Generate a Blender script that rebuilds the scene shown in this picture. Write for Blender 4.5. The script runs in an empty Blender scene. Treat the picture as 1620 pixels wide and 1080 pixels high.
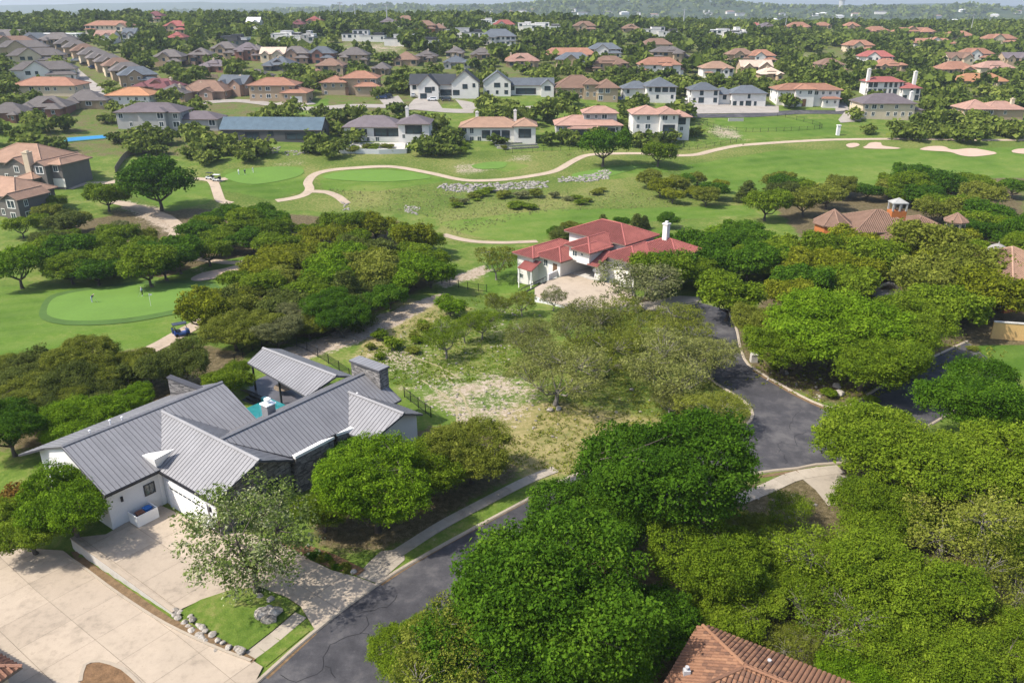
import bpy, bmesh, math, random
import numpy as np
from mathutils import Vector, Matrix, Quaternion
from mathutils.geometry import tessellate_polygon
SC = bpy.context.scene
COL = SC.collection
# ---------------------------------------------------------------- camera, sky, sun, exposure
F, PITCH, CAMZ = 1260.0, math.radians(22.8), 45.0
cam = bpy.data.cameras.new('camera'); cam.lens = 28.0; cam.sensor_width = 36.0
cam.clip_start = 0.5; cam.clip_end = 40000
co = bpy.data.objects.new('camera', cam); COL.objects.link(co)
co.location = (0, 0, CAMZ); co.rotation_euler = (math.pi/2 - PITCH, 0, 0)
SC.camera = co
SUN_EL = math.radians(50); SUN_AZ = math.atan2(-1.0, -0.30)      # from +Y towards +X
sd = Vector((math.sin(SUN_AZ)*math.cos(SUN_EL), math.cos(SUN_AZ)*math.cos(SUN_EL), math.sin(SUN_EL)))
W = bpy.data.worlds.new('World'); SC.world = W; W.use_nodes = True
wn = W.node_tree; wn.nodes.clear()
sky = wn.nodes.new('ShaderNodeTexSky'); sky.sky_type = 'NISHITA'; sky.sun_disc = False
sky.sun_elevation = SUN_EL; sky.sun_rotation = SUN_AZ % (2*math.pi)
sky.altitude = 300; sky.air_density = 1.0; sky.dust_density = 3.0; sky.ozone_density = 1.0
bg = wn.nodes.new('ShaderNodeBackground'); bg.inputs[1].default_value = 0.15
wo = wn.nodes.new('ShaderNodeOutputWorld')
wn.links.new(sky.outputs[0], bg.inputs[0]); wn.links.new(bg.outputs[0], wo.inputs[0])
sl = bpy.data.lights.new('sun', 'SUN'); sl.energy = 4.2; sl.angle = math.radians(1.0); sl.color = (1.0, 0.93, 0.82)
so = bpy.data.objects.new('sun', sl); COL.objects.link(so)
so.rotation_euler = (-sd).to_track_quat('-Z', 'Y').to_euler(); so.location = (-200, -60, 300)
SC.view_settings.view_transform = 'Standard'; SC.view_settings.look = 'None'
SC.view_settings.exposure = 0.7; SC.view_settings.gamma = 1.0
SC.cycles.max_bounces = 6; SC.cycles.diffuse_bounces = 4; SC.cycles.glossy_bounces = 2
SC.cycles.transmission_bounces = 3; SC.cycles.transparent_max_bounces = 4; SC.cycles.volume_bounces = 0
# ---------------------------------------------------------------- terrain height and pixel -> ground
_S = np.array([-400, 0, 85, 110, 135, 155, 172, 200, 235, 262, 292, 335, 365, 450, 560, 650, 760, 900, 1100, 1400, 2000, 3000, 20000.])
_Z = np.array([0, 0, 0, -.7, -2.0, -4.0, -5.8, -6.5, -6, -3.5, -.5, 4.5, 8, 14, 22, 26, 28, 26, 12, -8, -10, -8, -8.])
_d = np.arange(-400, 4000, 2.0); _v = np.interp(_d, _S, _Z)
_k = np.exp(-np.linspace(-2.5, 2.5, 13)**2); _k /= _k.sum()
_v = np.convolve(np.pad(_v, 6, mode='edge'), _k, 'valid')
def _g(x, y, cx, cy, rx, ry): return np.exp(-((x-cx)/rx)**2 - ((y-cy)/ry)**2)
def hz(x, y):
    x = np.asarray(x, float); y = np.asarray(y, float)
    s = y - 0.25*np.clip(x, -220, 260)
    z = np.interp(s, _d, _v)
    m = np.clip((s-90)/200, 0, 1)
    z = z + m*(0.5*np.sin(x*.045+1.3)*np.cos(y*.031) + .8*np.sin(x*.013+y*.017))
    z = z + 5*_g(x, y, -330, 760, 260, 200) - 9*_g(x, y, 420, 640, 300, 260) + 4*_g(x, y, -60, 800, 200, 150)
    far = np.clip((s-1700)/900, 0, 1)
    hills = (36*_g(x, y, 100, 3000, 420, 420) + 41*_g(x, y, 700, 3150, 460, 420) + 33*_g(x, y, 1500, 2900, 520, 380) + 36*_g(x, y, -520, 3500, 520, 420)
             + 58*_g(x, y, -2600, 7200, 1500, 900) + 30*_g(x, y, -4200, 6500, 900, 900) + 46*_g(x, y, -300, 6600, 900, 600) + 54*_g(x, y, 500, 6500, 420, 500) + 42*_g(x, y, 1500, 5200, 900, 700)
             + 46*_g(x, y, 2900, 5600, 900, 800) + 52*_g(x, y, 900, 8200, 4000, 700) + 20*_g(x, y, -1500, 4300, 700, 500)
             + 24*_g(x, y, 1850, 3900, 500, 400))
    rough = 4*np.sin(x*.0063+1)*np.sin(y*.0051+2) + 3*np.sin(x*.013+y*.004) + 2*np.sin(x*.021-y*.017)
    z = z + far*(hills*1.38 + rough)
    # the neighbour's driveway lies lower than the grey house's, behind a retaining wall
    lx, ly = x+38.6, y-58.4
    across = lx*(-.57)+ly*(-.82)          # >0 on the neighbour's side of the wall
    along = lx*.82 - ly*.57               # 0 at the far end, 14 at the street end
    dip = np.clip((across+2.2)/1.6, 0, 1)*np.clip(1.1-(along+1)/16.0, 0, 1)*np.clip((along+26)/14, 0, 1)
    z = z - 1.15*dip - 2.3*_g(x, y, -3, 138.5, 9, 9)
    return z
def h1(x, y): return float(hz(x, y))
CP, SP = math.cos(PITCH), math.sin(PITCH)
def ray(px, py):
    x, y = (px-810)/F, (540-py)/F
    return np.array((x, CP+y*SP, -SP+y*CP))
_T = np.concatenate([np.arange(30, 400, 1.5), 400*1.012**np.arange(0, 260)])
def G(px, py, dz=0.0):
    """ground point (raised by dz) seen at a photo pixel"""
    d = ray(px, py)
    f = CAMZ + d[2]*_T - (hz(d[0]*_T, d[1]*_T) + dz)
    k = np.nonzero(f <= 0)[0]
    if len(k) == 0: t = _T[-1]
    elif k[0] == 0: t = _T[0]
    else:
        a, b = _T[k[0]-1], _T[k[0]]
        for _ in range(14):
            m = (a+b)/2
            if CAMZ + d[2]*m - (h1(d[0]*m, d[1]*m)+dz) <= 0: b = m
            else: a = m
        t = (a+b)/2
    x, y = d[0]*t, d[1]*t
    return Vector((x, y, h1(x, y)))
def U(px, py, z):
    d = ray(px, py); t = (z-CAMZ)/d[2]
    return Vector((d[0]*t, d[1]*t, z))
def proj(P):
    P = np.asarray(P, float)
    x, y, z = P[..., 0], P[..., 1], P[..., 2]-CAMZ
    dep = np.maximum(y*CP - z*SP, 1e-3); up = y*SP + z*CP
    return 810+F*x/dep, 540-F*up/dep, dep
def mpp(P): return float(proj(np.array(P))[2])/F
def inpoly(X, Y, poly):
    X = np.asarray(X, float); Y = np.asarray(Y, float); c = np.zeros(X.shape, bool)
    n = len(poly)
    for i in range(n):
        x0, y0 = poly[i]; x1, y1 = poly[(i+1) % n]
        if y0 == y1: continue
        c ^= ((Y < y0) != (Y < y1)) & (X < (x1-x0)*(Y-y0)/(y1-y0)+x0)
    return c
# ---------------------------------------------------------------- objects
def tag(o, label=None, cat=None, group=None, kind=None):
    if label: o['label'] = label
    if cat: o['category'] = cat
    if group: o['group'] = group
    if kind: o['kind'] = kind
    return o
def empty(name, loc=(0, 0, 0), rz=0.0):
    o = bpy.data.objects.new(name, None); COL.objects.link(o); o.location = loc; o.rotation_euler = (0, 0, rz)
    o.empty_display_size = 0.3
    return o
def mesh(name, V, Fc, mat=None, smooth=False):
    me = bpy.data.meshes.new(name); me.from_pydata([tuple(v) for v in V], [], Fc); me.update()
    for m in (mat if isinstance(mat, (list, tuple)) else [mat]):
        if m: me.materials.append(m)
    if smooth: me.shade_smooth()
    return me
def obj(name, me, parent=None, loc=None, rz=None, sc=None):
    o = bpy.data.objects.new(name, me); COL.objects.link(o)
    if parent: o.parent = parent
    if loc is not None: o.location = loc
    if rz is not None: o.rotation_euler = (0, 0, rz)
    if sc is not None: o.scale = sc
    return o
class MB:
    """collects shapes, builds one mesh object"""
    def __init__(s): s.V = []; s.F = []; s.M = []
    def add(s, V, Fc, mi=0):
        n = len(s.V); s.V += [tuple(v) for v in V]; s.F += [tuple(i+n for i in f) for f in Fc]; s.M += [mi]*len(Fc); return s
    def box(s, x0, x1, y0, y1, z0, z1, mi=0):
        return s.add([(x0,y0,z0),(x1,y0,z0),(x1,y1,z0),(x0,y1,z0),(x0,y0,z1),(x1,y0,z1),(x1,y1,z1),(x0,y1,z1)],
              [(0,3,2,1),(4,5,6,7),(0,1,5,4),(1,2,6,5),(2,3,7,6),(3,0,4,7)], mi)
    def prism(s, poly, z0, z1, mi=0):
        """poly: list of (x,y); z0/z1 numbers or lists"""
        n = len(poly); a = z0 if hasattr(z0, '__len__') else [z0]*n; b = z1 if hasattr(z1, '__len__') else [z1]*n
        ar = sum(poly[i][0]*poly[(i+1)%n][1]-poly[(i+1)%n][0]*poly[i][1] for i in range(n))
        if ar < 0: poly = poly[::-1]; a = list(a)[::-1]; b = list(b)[::-1]
        V = [(p[0],p[1],q) for p, q in zip(poly, a)]+[(p[0],p[1],q) for p, q in zip(poly, b)]
        Fc = [tuple(range(n))[::-1], tuple(range(n, 2*n))]+[(i,(i+1)%n,n+(i+1)%n,n+i) for i in range(n)]
        return s.add(V, Fc, mi)
    def slab(s, P, t, mi=0):
        """planar 3-D polygon P thickened downwards by t"""
        n = len(P); P = [Vector(p) for p in P]
        nz = sum(P[i].x*P[(i+1)%n].y-P[(i+1)%n].x*P[i].y for i in range(n))
        if nz < 0: P = P[::-1]
        V = P+[p-Vector((0,0,t)) for p in P]
        return s.add(V, [tuple(range(n)), tuple(range(n,2*n))[::-1]]+[(i,n+i,n+(i+1)%n,(i+1)%n) for i in range(n)], mi)
    def tube(s, pts, r, k=6, mi=0, cap=True):
        pts = [Vector(p) for p in pts]; r = r if hasattr(r, '__len__') else [r]*len(pts)
        V = []; n0 = None
        for i, p in enumerate(pts):
            t = (pts[min(i+1, len(pts)-1)]-pts[max(i-1, 0)])
            if t.length < 1e-6: t = Vector((0,0,1))
            t.normalize()
            if n0 is None: n0 = t.orthogonal().normalized()
            else:
                n0 = n0-t*n0.dot(t)
                n0 = n0.normalized() if n0.length > 1e-4 else t.orthogonal().normalized()
            b = t.cross(n0)
            for j in range(k):
                a = 2*math.pi*j/k; V.append(p+(n0*math.cos(a)+b*math.sin(a))*r[i])
        Fc = [(i*k+j, i*k+(j+1)%k, (i+1)*k+(j+1)%k, (i+1)*k+j) for i in range(len(pts)-1) for j in range(k)]
        if cap: Fc += [tuple(range(k))[::-1], tuple(range((len(pts)-1)*k, len(pts)*k))]
        return s.add(V, Fc, mi)
    def lathe(s, prof, k=12, c=(0,0,0), mi=0):
        V = [(c[0]+r*math.cos(2*math.pi*j/k), c[1]+r*math.sin(2*math.pi*j/k), c[2]+z) for r, z in prof for j in range(k)]
        n = len(prof)
        Fc = [(i*k+j, i*k+(j+1)%k, (i+1)*k+(j+1)%k, (i+1)*k+j) for i in range(n-1) for j in range(k)]
        Fc += [tuple(range(k))[::-1], tuple(range((n-1)*k, n*k))]
        return s.add(V, Fc, mi)
    def me(s, name, mat, smooth=False):
        m = mesh(name, s.V, s.F, mat, smooth)
        if any(s.M): m.polygons.foreach_set('material_index', s.M)
        return m
    def build(s, name, mat, parent=None, smooth=False, **k): return obj(name, s.me(name, mat, smooth), parent, **k)
def copy_tree(o, parent=None):
    c = o.copy(); COL.objects.link(c)
    if parent: c.parent = parent
    for ch in list(o.children):
        if ch is not c: copy_tree(ch, c)
    return c
# ---------------------------------------------------------------- materials
class NT:
    def __init__(s, name):
        s.m = bpy.data.materials.new(name); s.m.use_nodes = True; s.t = s.m.node_tree; s.t.nodes.clear()
        s.out = s.t.nodes.new('ShaderNodeOutputMaterial')
    def n(s, typ, **k):
        nd = s.t.nodes.new('ShaderNode'+typ)
        for a, v in k.items():
            if a.startswith('i_'):
                key = a[2:]; key = int(key) if key.isdigit() else key.replace('_', ' ')
                s.set(nd.inputs[key], v)
            else: setattr(nd, a, v)
        return nd
    def set(s, sock, v):
        if isinstance(v, bpy.types.NodeSocket): s.t.links.new(v, sock)
        elif isinstance(v, (tuple, list)) and sock.type == 'RGBA' and len(v) == 3: sock.default_value = (*v, 1)
        else: sock.default_value = v
    def noise(s, scale, detail=3, rough=.55, vec=None, dim='3D'):
        nd = s.n('TexNoise', i_Scale=scale, i_Detail=detail, i_Roughness=rough)
        s.set(nd.inputs['Vector'], vec if vec else s.co()); return nd.outputs['Fac']
    def co(s, which='Object'):
        if not hasattr(s, '_co'): s._co = s.n('TexCoord')
        return s._co.outputs[which]
    def math(s, op, a, b=0.0, c=None, clamp=False):
        nd = s.n('Math', operation=op, use_clamp=clamp); s.set(nd.inputs[0], a); s.set(nd.inputs[1], b)
        if c is not None: s.set(nd.inputs[2], c)
        return nd.outputs[0]
    def mix(s, f, a, b, mode='MIX'):
        nd = s.n('Mix', data_type='RGBA', blend_type=mode); s.set(nd.inputs[0], f); s.set(nd.inputs[6], a); s.set(nd.inputs[7], b); return nd.outputs[2]
    def ramp(s, f, *stops):
        nd = s.n('ValToRGB'); e = nd.color_ramp.elements
        while len(e) < len(stops): e.new(0.5)
        for el, (p, c) in zip(e, stops):
            el.position = p; el.color = (*c, 1) if len(c) == 3 else c
        s.set(nd.inputs[0], f); return nd.outputs[0]
    def sm(s, f, a, b):
        nd = s.n('MapRange', interpolation_type='SMOOTHSTEP'); s.set(nd.inputs[0], f); nd.inputs[1].default_value = a; nd.inputs[2].default_value = b; return nd.outputs[0]
    def attr(s, name): return s.n('Attribute', attribute_name=name).outputs['Fac']
    def bump(s, h, dist, strength=.6):
        nd = s.n('Bump', i_Strength=strength, i_Distance=dist); s.set(nd.inputs['Height'], h); return nd.outputs[0]
    def pbr(s, col, rough=.8, spec=.3, metal=0.0, normal=None, **k):
        b = s.n('BsdfPrincipled'); s.set(b.inputs['Base Color'], col); s.set(b.inputs['Roughness'], rough); b.inputs['Specular IOR Level'].default_value = spec
        b.inputs['Metallic'].default_value = metal
        if normal: s.set(b.inputs['Normal'], normal)
        s.t.links.new(b.outputs[0], s.out.inputs[0]); return s.m
def lerp(a, b, t): return tuple(x+(y-x)*t for x, y in zip(a, b))
def mul(c, k): return tuple(min(1, x*k) for x in c)
def plain(name, c, rough=.8, var=.18, sc=.6, bump=0.0, fine=6.0, spec=.25, metal=0.0):
    """a colour with broad and fine variation"""
    t = NT(name)
    a = t.noise(sc, 4); b = t.noise(fine, 3)
    f = t.math('ADD', t.math('MULTIPLY', a, .6), t.math('MULTIPLY', b, .4))
    col = t.ramp(f, (.3, mul(c, 1-var)), (.7, mul(c, 1+var)))
    nrm = t.bump(b, bump) if bump else None
    return t.pbr(col, rough, spec, metal, nrm)
# ---------------------------------------------------------------- the ground
def zone(X, Y, polys):
    m = np.zeros(X.shape)
    for p in polys: m = np.maximum(m, inpoly(X, Y, p))
    return m
FAIR = [[(-400,470),(60,452),(150,443),(260,438),(320,418),(410,400),(405,432),(330,470),(300,520),(230,548),(150,560),(60,575),(-400,640)],
        [(352,268),(480,262),(484,300),(430,316),(350,300)], [(500,274),(560,268),(640,266),(720,285),(600,302),(512,300)],
        [(690,352),(860,332),(1000,330),(1180,324),(1200,340),(1000,352),(900,366),(830,388),(740,372)],
        [(1070,264),(1230,238),(1700,232),(1700,278),(1500,284),(1300,308),(1180,312),(1100,294)],
        [(905,275),(960,262),(1060,258),(1060,272),(960,285)], [(760,262),(800,255),(840,262),(800,272)],
        [(1540,545),(1700,545),(1700,610),(1570,590)], [(440,172),(520,155),(520,172),(470,185)], [(120,285),(200,285),(200,300),(140,305)],
        [(190,300),(330,290),(335,320),(270,335)], [(1130,182),(1330,190),(1330,215),(1130,222)], [(770,400),(820,400),(820,460),(760,470)],
        [(420,590),(460,560),(400,625),(385,615)]]
LUSH = [[(180,285),(500,240),(920,238),(1120,232),(1700,212),(1700,300),(1200,330),(900,385),(700,384),(690,340),(420,332),(300,345),(180,335)],
        [(900,560),(1150,600),(1185,650),(1150,680),(900,640)], [(560,590),(620,545),(700,500),(800,480),(870,500),(890,600),(840,600),(700,590),(640,615)], [(30,700),(200,620),(300,590),(300,640),(40,735)]]
BARE = [[(640,612),(700,592),(800,590),(848,598),(850,640),(805,690),(735,672),(680,645)], 
        [(575,548),(640,540),(690,575),(640,600),(590,580)], [(690,448),(770,418),(775,432),(700,460)], [(195,318),(250,330),(290,360),(270,372),(225,345),(190,330)],
        [(705,262),(760,258),(790,268),(730,278)], [(1125,195),(1170,205),(1180,225),(1120,215)], [(1185,75),(1260,90),(1310,100),(1290,88)],
        [(530,70),(640,68),(640,84),(540,84)], [(1255,85),(1330,85),(1330,100),(1270,100)], [(740,512),(810,505),(830,520),(760,530)],
        [(300,420),(330,418),(330,432),(300,436)], [(820,240),(850,252),(800,260)], [(450,255),(500,250),(470,262),(430,262)]]
TRACK = [[(430,560),(520,530),(620,492),(700,462),(715,468),(640,510),(560,548),(470,578)], [(690,448),(770,418),(775,432),(700,460)], [(195,318),(250,330),(290,360),(270,372),(225,345),(190,330)]]
DRYG = [[(800,640),(1000,630),(1180,640),(1200,680),(1000,720),(880,760),(700,720),(760,690)], [(60,500),(300,505),(280,540),(60,560)], [(640,470),(830,500),(860,560),(640,610),(560,560)],
        [(700,255),(860,245),(860,275),(740,285)], [(1360,225),(1560,228),(1560,248),(1360,240)]]
LITT = [[(1195,595),(1330,645),(1460,580),(1700,560),(1700,480),(1400,430),(1250,440),(1180,500),(1040,470),(1000,470),(1010,500),(1060,480),(1120,490)],
        [(900,800),(1160,770),(1300,745),(1700,650),(1700,1300),(540,1300),(560,1080),(700,980)], [(100,350),(300,330),(640,350),(700,440),(500,540),(330,510),(330,440),(100,435)],
        [(0,570),(330,545),(400,560),(300,640),(120,700),(0,720)], [(480,720),(760,660),(830,750),(600,880),(500,860)], [(0,60),(1620,40),(1620,190),(1300,170),(800,150),(300,250),(0,250)],
        [(170,330),(300,345),(260,375),(180,350)], [(-50,800),(40,790),(60,900),(-50,905)], [(1200,300),(1620,280),(1620,420),(1290,400)]]
xs = np.concatenate([-np.cumsum(1.3*1.065**np.arange(84))[::-1]-110, np.arange(-110, 110.1, 1.3), np.cumsum(1.3*1.065**np.arange(84))+110])
ys = np.concatenate([np.arange(-80, 30, 4.), np.arange(30, 330, 1.3), np.cumsum(1.3*1.045**np.arange(125))+330])
X, Y = np.meshgrid(xs, ys); Z = hz(X, Y)
px, py, dep = proj(np.stack([X, Y, Z], -1))
rng = np.random.default_rng(3)
nx, ny = len(xs), len(ys)
idx = np.arange(nx*ny).reshape(ny, nx)
quads = np.stack([idx[:-1,:-1], idx[:-1,1:], idx[1:,1:], idx[1:,:-1]], -1).reshape(-1, 4)
def np_mesh(name, V, Q, mat, smooth=True):
    me = bpy.data.meshes.new(name); me.vertices.add(len(V)); me.vertices.foreach_set('co', np.asarray(V, np.float32).ravel())
    k = Q.shape[1]; me.loops.add(Q.size); me.loops.foreach_set('vertex_index', Q.astype(np.int32).ravel())
    me.polygons.add(len(Q)); me.polygons.foreach_set('loop_start', np.arange(0, Q.size, k, dtype=np.int32)); me.polygons.foreach_set('loop_total', np.full(len(Q), k, np.int32))
    me.update(calc_edges=True); me.polygons.foreach_set('use_smooth', np.full(len(Q), smooth))
    me.materials.append(mat); return me
def ground_mat():
    t = NT('ground'); c = t.co()
    n1 = t.noise(.035, 4); n2 = t.noise(.22, 4, .6); n3 = t.noise(1.6, 4, .65); n4 = t.noise(9., 3, .6)
    def m(name, k=.75):
        a = t.attr(name)
        w = t.math('ADD', t.math('MULTIPLY', n2, .5), t.math('MULTIPLY', n3, .5)) if name != 'bare' else t.math('ADD', t.math('MULTIPLY', n2, .3), t.math('ADD', t.math('MULTIPLY', n3, .4), t.math('MULTIPLY', n4, .3)))
        return t.sm(t.math('ADD', a, t.math('MULTIPLY', t.math('SUBTRACT', w, .5), k*2)), .32, .68)
    grass = t.ramp(t.math('ADD', t.math('MULTIPLY', n2, .55), t.math('MULTIPLY', n3, .45)), (.32, (.048,.094,.012)), (.5, (.098,.148,.024)), (.68, (.195,.19,.065)))
    lush = t.ramp(t.math('ADD', t.math('MULTIPLY', n1, .45), t.math('MULTIPLY', n3, .55)), (.36, (.046,.086,.012)), (.48, (.088,.128,.022)), (.60, (.18,.18,.06)))
    fair = t.ramp(t.math('ADD', t.math('MULTIPLY', n1, .5), t.math('ADD', t.math('MULTIPLY', n2, .28), t.math('MULTIPLY', n3, .22))), (.38, (.052,.106,.011)), (.5, (.084,.148,.019)), (.63, (.15,.185,.042)))
    sx = t.n('SeparateXYZ'); t.set(sx.inputs[0], c)
    st = t.math('SINE', t.math('MULTIPLY', t.math('ADD', sx.outputs[1], t.math('MULTIPLY', sx.outputs[0], -.35)), .9))
    fair = t.mix(t.math('MULTIPLY', t.sm(st, -.5, .5), .22), fair, (.12,.17,.04))
    bare = t.ramp(t.math('ADD', t.math('MULTIPLY', n3, .6), t.math('MULTIPLY', n4, .4)), (.3, (.17,.13,.08)), (.5, (.31,.25,.19)), (.72, (.46,.41,.35)))
    dryg = t.ramp(t.math('ADD', t.math('MULTIPLY', n2, .4), t.math('MULTIPLY', n3, .6)), (.32, (.1,.13,.035)), (.5, (.21,.185,.075)), (.68, (.33,.27,.14)))
    litt = t.ramp(t.math('ADD', t.math('MULTIPLY', n3, .6), t.math('MULTIPLY', n4, .4)), (.32, (.045,.04,.018)), (.5, (.1,.08,.042)), (.7, (.2,.165,.1)))
    col = t.mix(m('dryg', .6), grass, dryg)
    col = t.mix(m('lush', .6), col, lush)
    col = t.mix(m('litt', .7), col, litt)
    col = t.mix(m('fair', .18), col, fair)
    col = t.mix(m('bare', 1.5), col, bare)
    # wooded hills far away
    nf = t.noise(.012, 6, .7)
    col = t.mix(t.attr('wood'), col, t.ramp(nf, (.35, (.022,.04,.014)), (.65, (.06,.075,.03))))
    col = t.mix(.35, col, t.ramp(n4, (.3, (.35,.35,.35)), (.7, (.75,.75,.75))), 'OVERLAY')
    h = t.math('ADD', t.math('MULTIPLY', n3, .7), t.math('MULTIPLY', n4, .3))
    return t.pbr(col, .95, .1, 0, t.bump(h, .25, .55))
M = {}
M['ground'] = ground_mat()
gm = np_mesh('ground', np.stack([X, Y, Z], -1).reshape(-1, 3), quads, M['ground'])
for nm, pol in (('fair', FAIR), ('lush', LUSH), ('bare', BARE), ('dryg', DRYG), ('litt', LITT)):
    a = zone(px, py, pol)*(dep > 5)
    for _ in range({'fair': 1, 'bare': 8, 'lush': 5, 'dryg': 7, 'litt': 5}[nm]):
        b = np.pad(a, 1, mode='edge'); a = (b[:-2,1:-1]+b[2:,1:-1]+b[1:-1,:-2]+b[1:-1,2:]+2*a)/6
    if nm == 'litt': a = np.where((px < -100) | (px > 1720), .6, a)
    if nm == 'bare':
        b = zone(px, py, TRACK)*(dep > 5); b = (np.pad(b, 1, mode='edge')[:-2,1:-1]+b)/2; a = np.maximum(a*.56, b*.8)
    if nm == 'litt': a = np.where((Y-.25*X > 262) & (Y < 1000), a*.5, a)
    at = gm.attributes.new(nm, 'FLOAT', 'POINT'); at.data.foreach_set('value', a.astype(np.float32).ravel())
at = gm.attributes.new('wood', 'FLOAT', 'POINT'); at.data.foreach_set('value', np.clip((Y-900)/300, 0, 1).astype(np.float32).ravel())
ground = obj('ground', gm); tag(ground, 'rolling grassy ground running back to wooded hills', kind='structure')
# ---------------------------------------------------------------- sheets laid on the ground
def cr(P, step=1.5, closed=False):
    """Catmull-Rom through 2-D points"""
    P = [np.array(p[:2], float) for p in P]; n = len(P); out = []
    for i in range(n if closed else n-1):
        p0, p1, p2, p3 = (P[(i-1) % n] if closed or i else P[0]), P[i], P[(i+1) % n], (P[(i+2) % n] if closed or i+2 < n else P[-1])
        k = max(2, int(np.linalg.norm(p2-p1)/step))
        for j in range(k):
            t = j/k; out.append(.5*((2*p1)+(-p0+p2)*t+(2*p0-5*p1+4*p2-p3)*t*t+(-p0+3*p1-3*p2+p3)*t**3))
    if not closed: out.append(P[-1])
    return out
def gpts(pts, smooth=False, step=1.5):
    P = [G(*p).xy for p in pts]
    return cr(P, step, True) if smooth else [np.array(p) for p in P]
def sheet(name, P, dz, mat, cell=3.0, zf=None, label=None, parent=None, kind='structure'):
    bm = bmesh.new()
    ar = sum(P[i][0]*P[(i+1)%len(P)][1]-P[(i+1)%len(P)][0]*P[i][1] for i in range(len(P)))
    if ar < 0: P = P[::-1]
    vs = [bm.verts.new((p[0], p[1], 0)) for p in P]
    for tri in tessellate_polygon([[Vector((p[0], p[1], 0)) for p in P]]):
        try: bm.faces.new([vs[i] for i in tri])
        except ValueError: pass
    A = np.array([p[:2] for p in P]); lo, hi = A.min(0), A.max(0)
    for ax in (0, 1):
        for v in np.arange(math.floor(lo[ax]/cell)*cell+cell, hi[ax], cell):
            co_ = Vector((0, 0, 0)); co_[ax] = v; no = Vector((0, 0, 0)); no[ax] = 1
            bmesh.ops.bisect_plane(bm, geom=bm.verts[:]+bm.edges[:]+bm.faces[:], plane_co=co_, plane_no=no)
    for v in bm.verts: v.co.z = (zf(v.co.x, v.co.y) if zf else h1(v.co.x, v.co.y)) + dz
    for f in bm.faces:
        if f.normal.z < 0: f.normal_flip()
    me = bpy.data.meshes.new(name); bm.to_mesh(me); bm.free(); me.materials.append(mat)
    o = obj(name, me, parent)
    if kind: tag(o, label, kind=kind)
    return o
def ribbon(name, P, w, dz, mat, prof=None, step=1.5, label=None, smooth=True, parent=None, kind='structure'):
    """a strip of width w (number or (w0,w1)) along ground points; prof: list of (offset across in -1..1 of half width, height)"""
    C = cr(P, step) if smooth else [np.array(p[:2], float) for p in P]
    n = len(C); prof = prof or [(-1, 0), (0, 0.01), (1, 0)]; V = []
    for i, c in enumerate(C):
        t = C[min(i+1, n-1)]-C[max(i-1, 0)]; t = t/(np.linalg.norm(t)+1e-9); nn = np.array((t[1], -t[0]))
        ww = w if not isinstance(w, tuple) else w[0]+(w[1]-w[0])*i/(n-1)
        zc = h1(c[0], c[1])
        for o_, z in prof:
            q = c+nn*o_*ww/2; V.append((q[0], q[1], (h1(q[0], q[1]) if abs(o_) <= 1.001 else zc)+dz+z))
    k = len(prof)
    Fc = [(i*k+j, (i+1)*k+j, (i+1)*k+j+1, i*k+j+1) for i in range(n-1) for j in range(k-1)]
    Fc = [f[::-1] for f in Fc]
    o = obj(name, mesh(name, V, Fc, mat), parent)
    # make sure the strip faces up
    me = o.data
    if sum(p.normal.z for p in me.polygons) < 0: me.flip_normals()
    if kind: tag(o, label, kind=kind)
    return o
KERB = [(-1, -.25), (-1, .13), (.2, .13), (1, .03), (1, -.25)]
def asphalt():
    t = NT('asphalt'); n1 = t.noise(.09, 4, .6); n2 = t.noise(.55, 4, .65); n3 = t.noise(22, 3, .7); n4 = t.noise(3., 4, .6)
    col = t.ramp(t.math('ADD', t.math('MULTIPLY', n1, .5), t.math('MULTIPLY', n2, .5)), (.38, (.032,.032,.037)), (.5, (.053,.052,.058)), (.62, (.10,.096,.098)))
    col = t.mix(.5, col, t.ramp(n3, (.3, (.28,.28,.28)), (.7, (.75,.75,.75))), 'OVERLAY')
    col = t.mix(t.math('MULTIPLY', t.sm(n4, .55, .75), .25), col, (.12,.11,.105))
    return t.pbr(col, .85, .3, 0, t.bump(n3, .01))
def concrete(name, c, stain=.25):
    t = NT(name); n1 = t.noise(.25, 5, .65); n2 = t.noise(1.4, 5, .65); n3 = t.noise(25, 3, .7)
    rnd = t.n('ObjectInfo').outputs['Random']
    col = t.ramp(t.math('ADD', t.math('MULTIPLY', n1, .5), t.math('MULTIPLY', n2, .5)), (.33, mul(c, .72)), (.47, c), (.66, mul(c, 1.16)))
    col = t.mix(t.math('MULTIPLY', t.sm(n2, .56, .74), stain), col, mul(c, .5))
    col = t.mix(.25, col, t.ramp(n3, (.3, (.3,.3,.3)), (.7, (.72,.72,.72))), 'OVERLAY')
    hs = t.n('HueSaturation'); t.set(hs.inputs['Color'], col); t.set(hs.inputs['Value'], t.math('ADD', .93, t.math('MULTIPLY', rnd, .14)))
    return t.pbr(hs.outputs[0], .9, .2, 0, t.bump(n3, .006))
M['asphalt'] = asphalt()
M['drive'] = concrete('driveway_concrete', (.345,.288,.226), .45)
M['walk'] = concrete('sidewalk_concrete', (.32,.28,.226))
M['path'] = concrete('path_concrete', (.36,.29,.22), .15)
M['kerb'] = concrete('kerb_concrete', (.31,.265,.21), .4)
M['white_conc'] = concrete('pale_concrete', (.44,.42,.39), .15)
M['street'] = concrete('street_concrete', (.29,.265,.24), .2)
M['sand'] = plain('bunker_sand', (.43,.32,.25), .95, .1, .4, .02, 5)
M['green'] = plain('putting_green', (.098,.185,.026), .95, .14, .12, .0, 2.)
M['mulch'] = plain('mulch', (.16,.095,.05), 1, .5, 1.5, .05, 9)
M['leafy'] = plain('leaf_litter', (.15,.10,.055), 1, .45, 2, .05, 12)
M['joint'] = plain('joint_dirt', (.17,.135,.10), 1, .3)
M['crack'] = plain('crack_filler', (.012,.012,.014), .6, .2)
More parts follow.
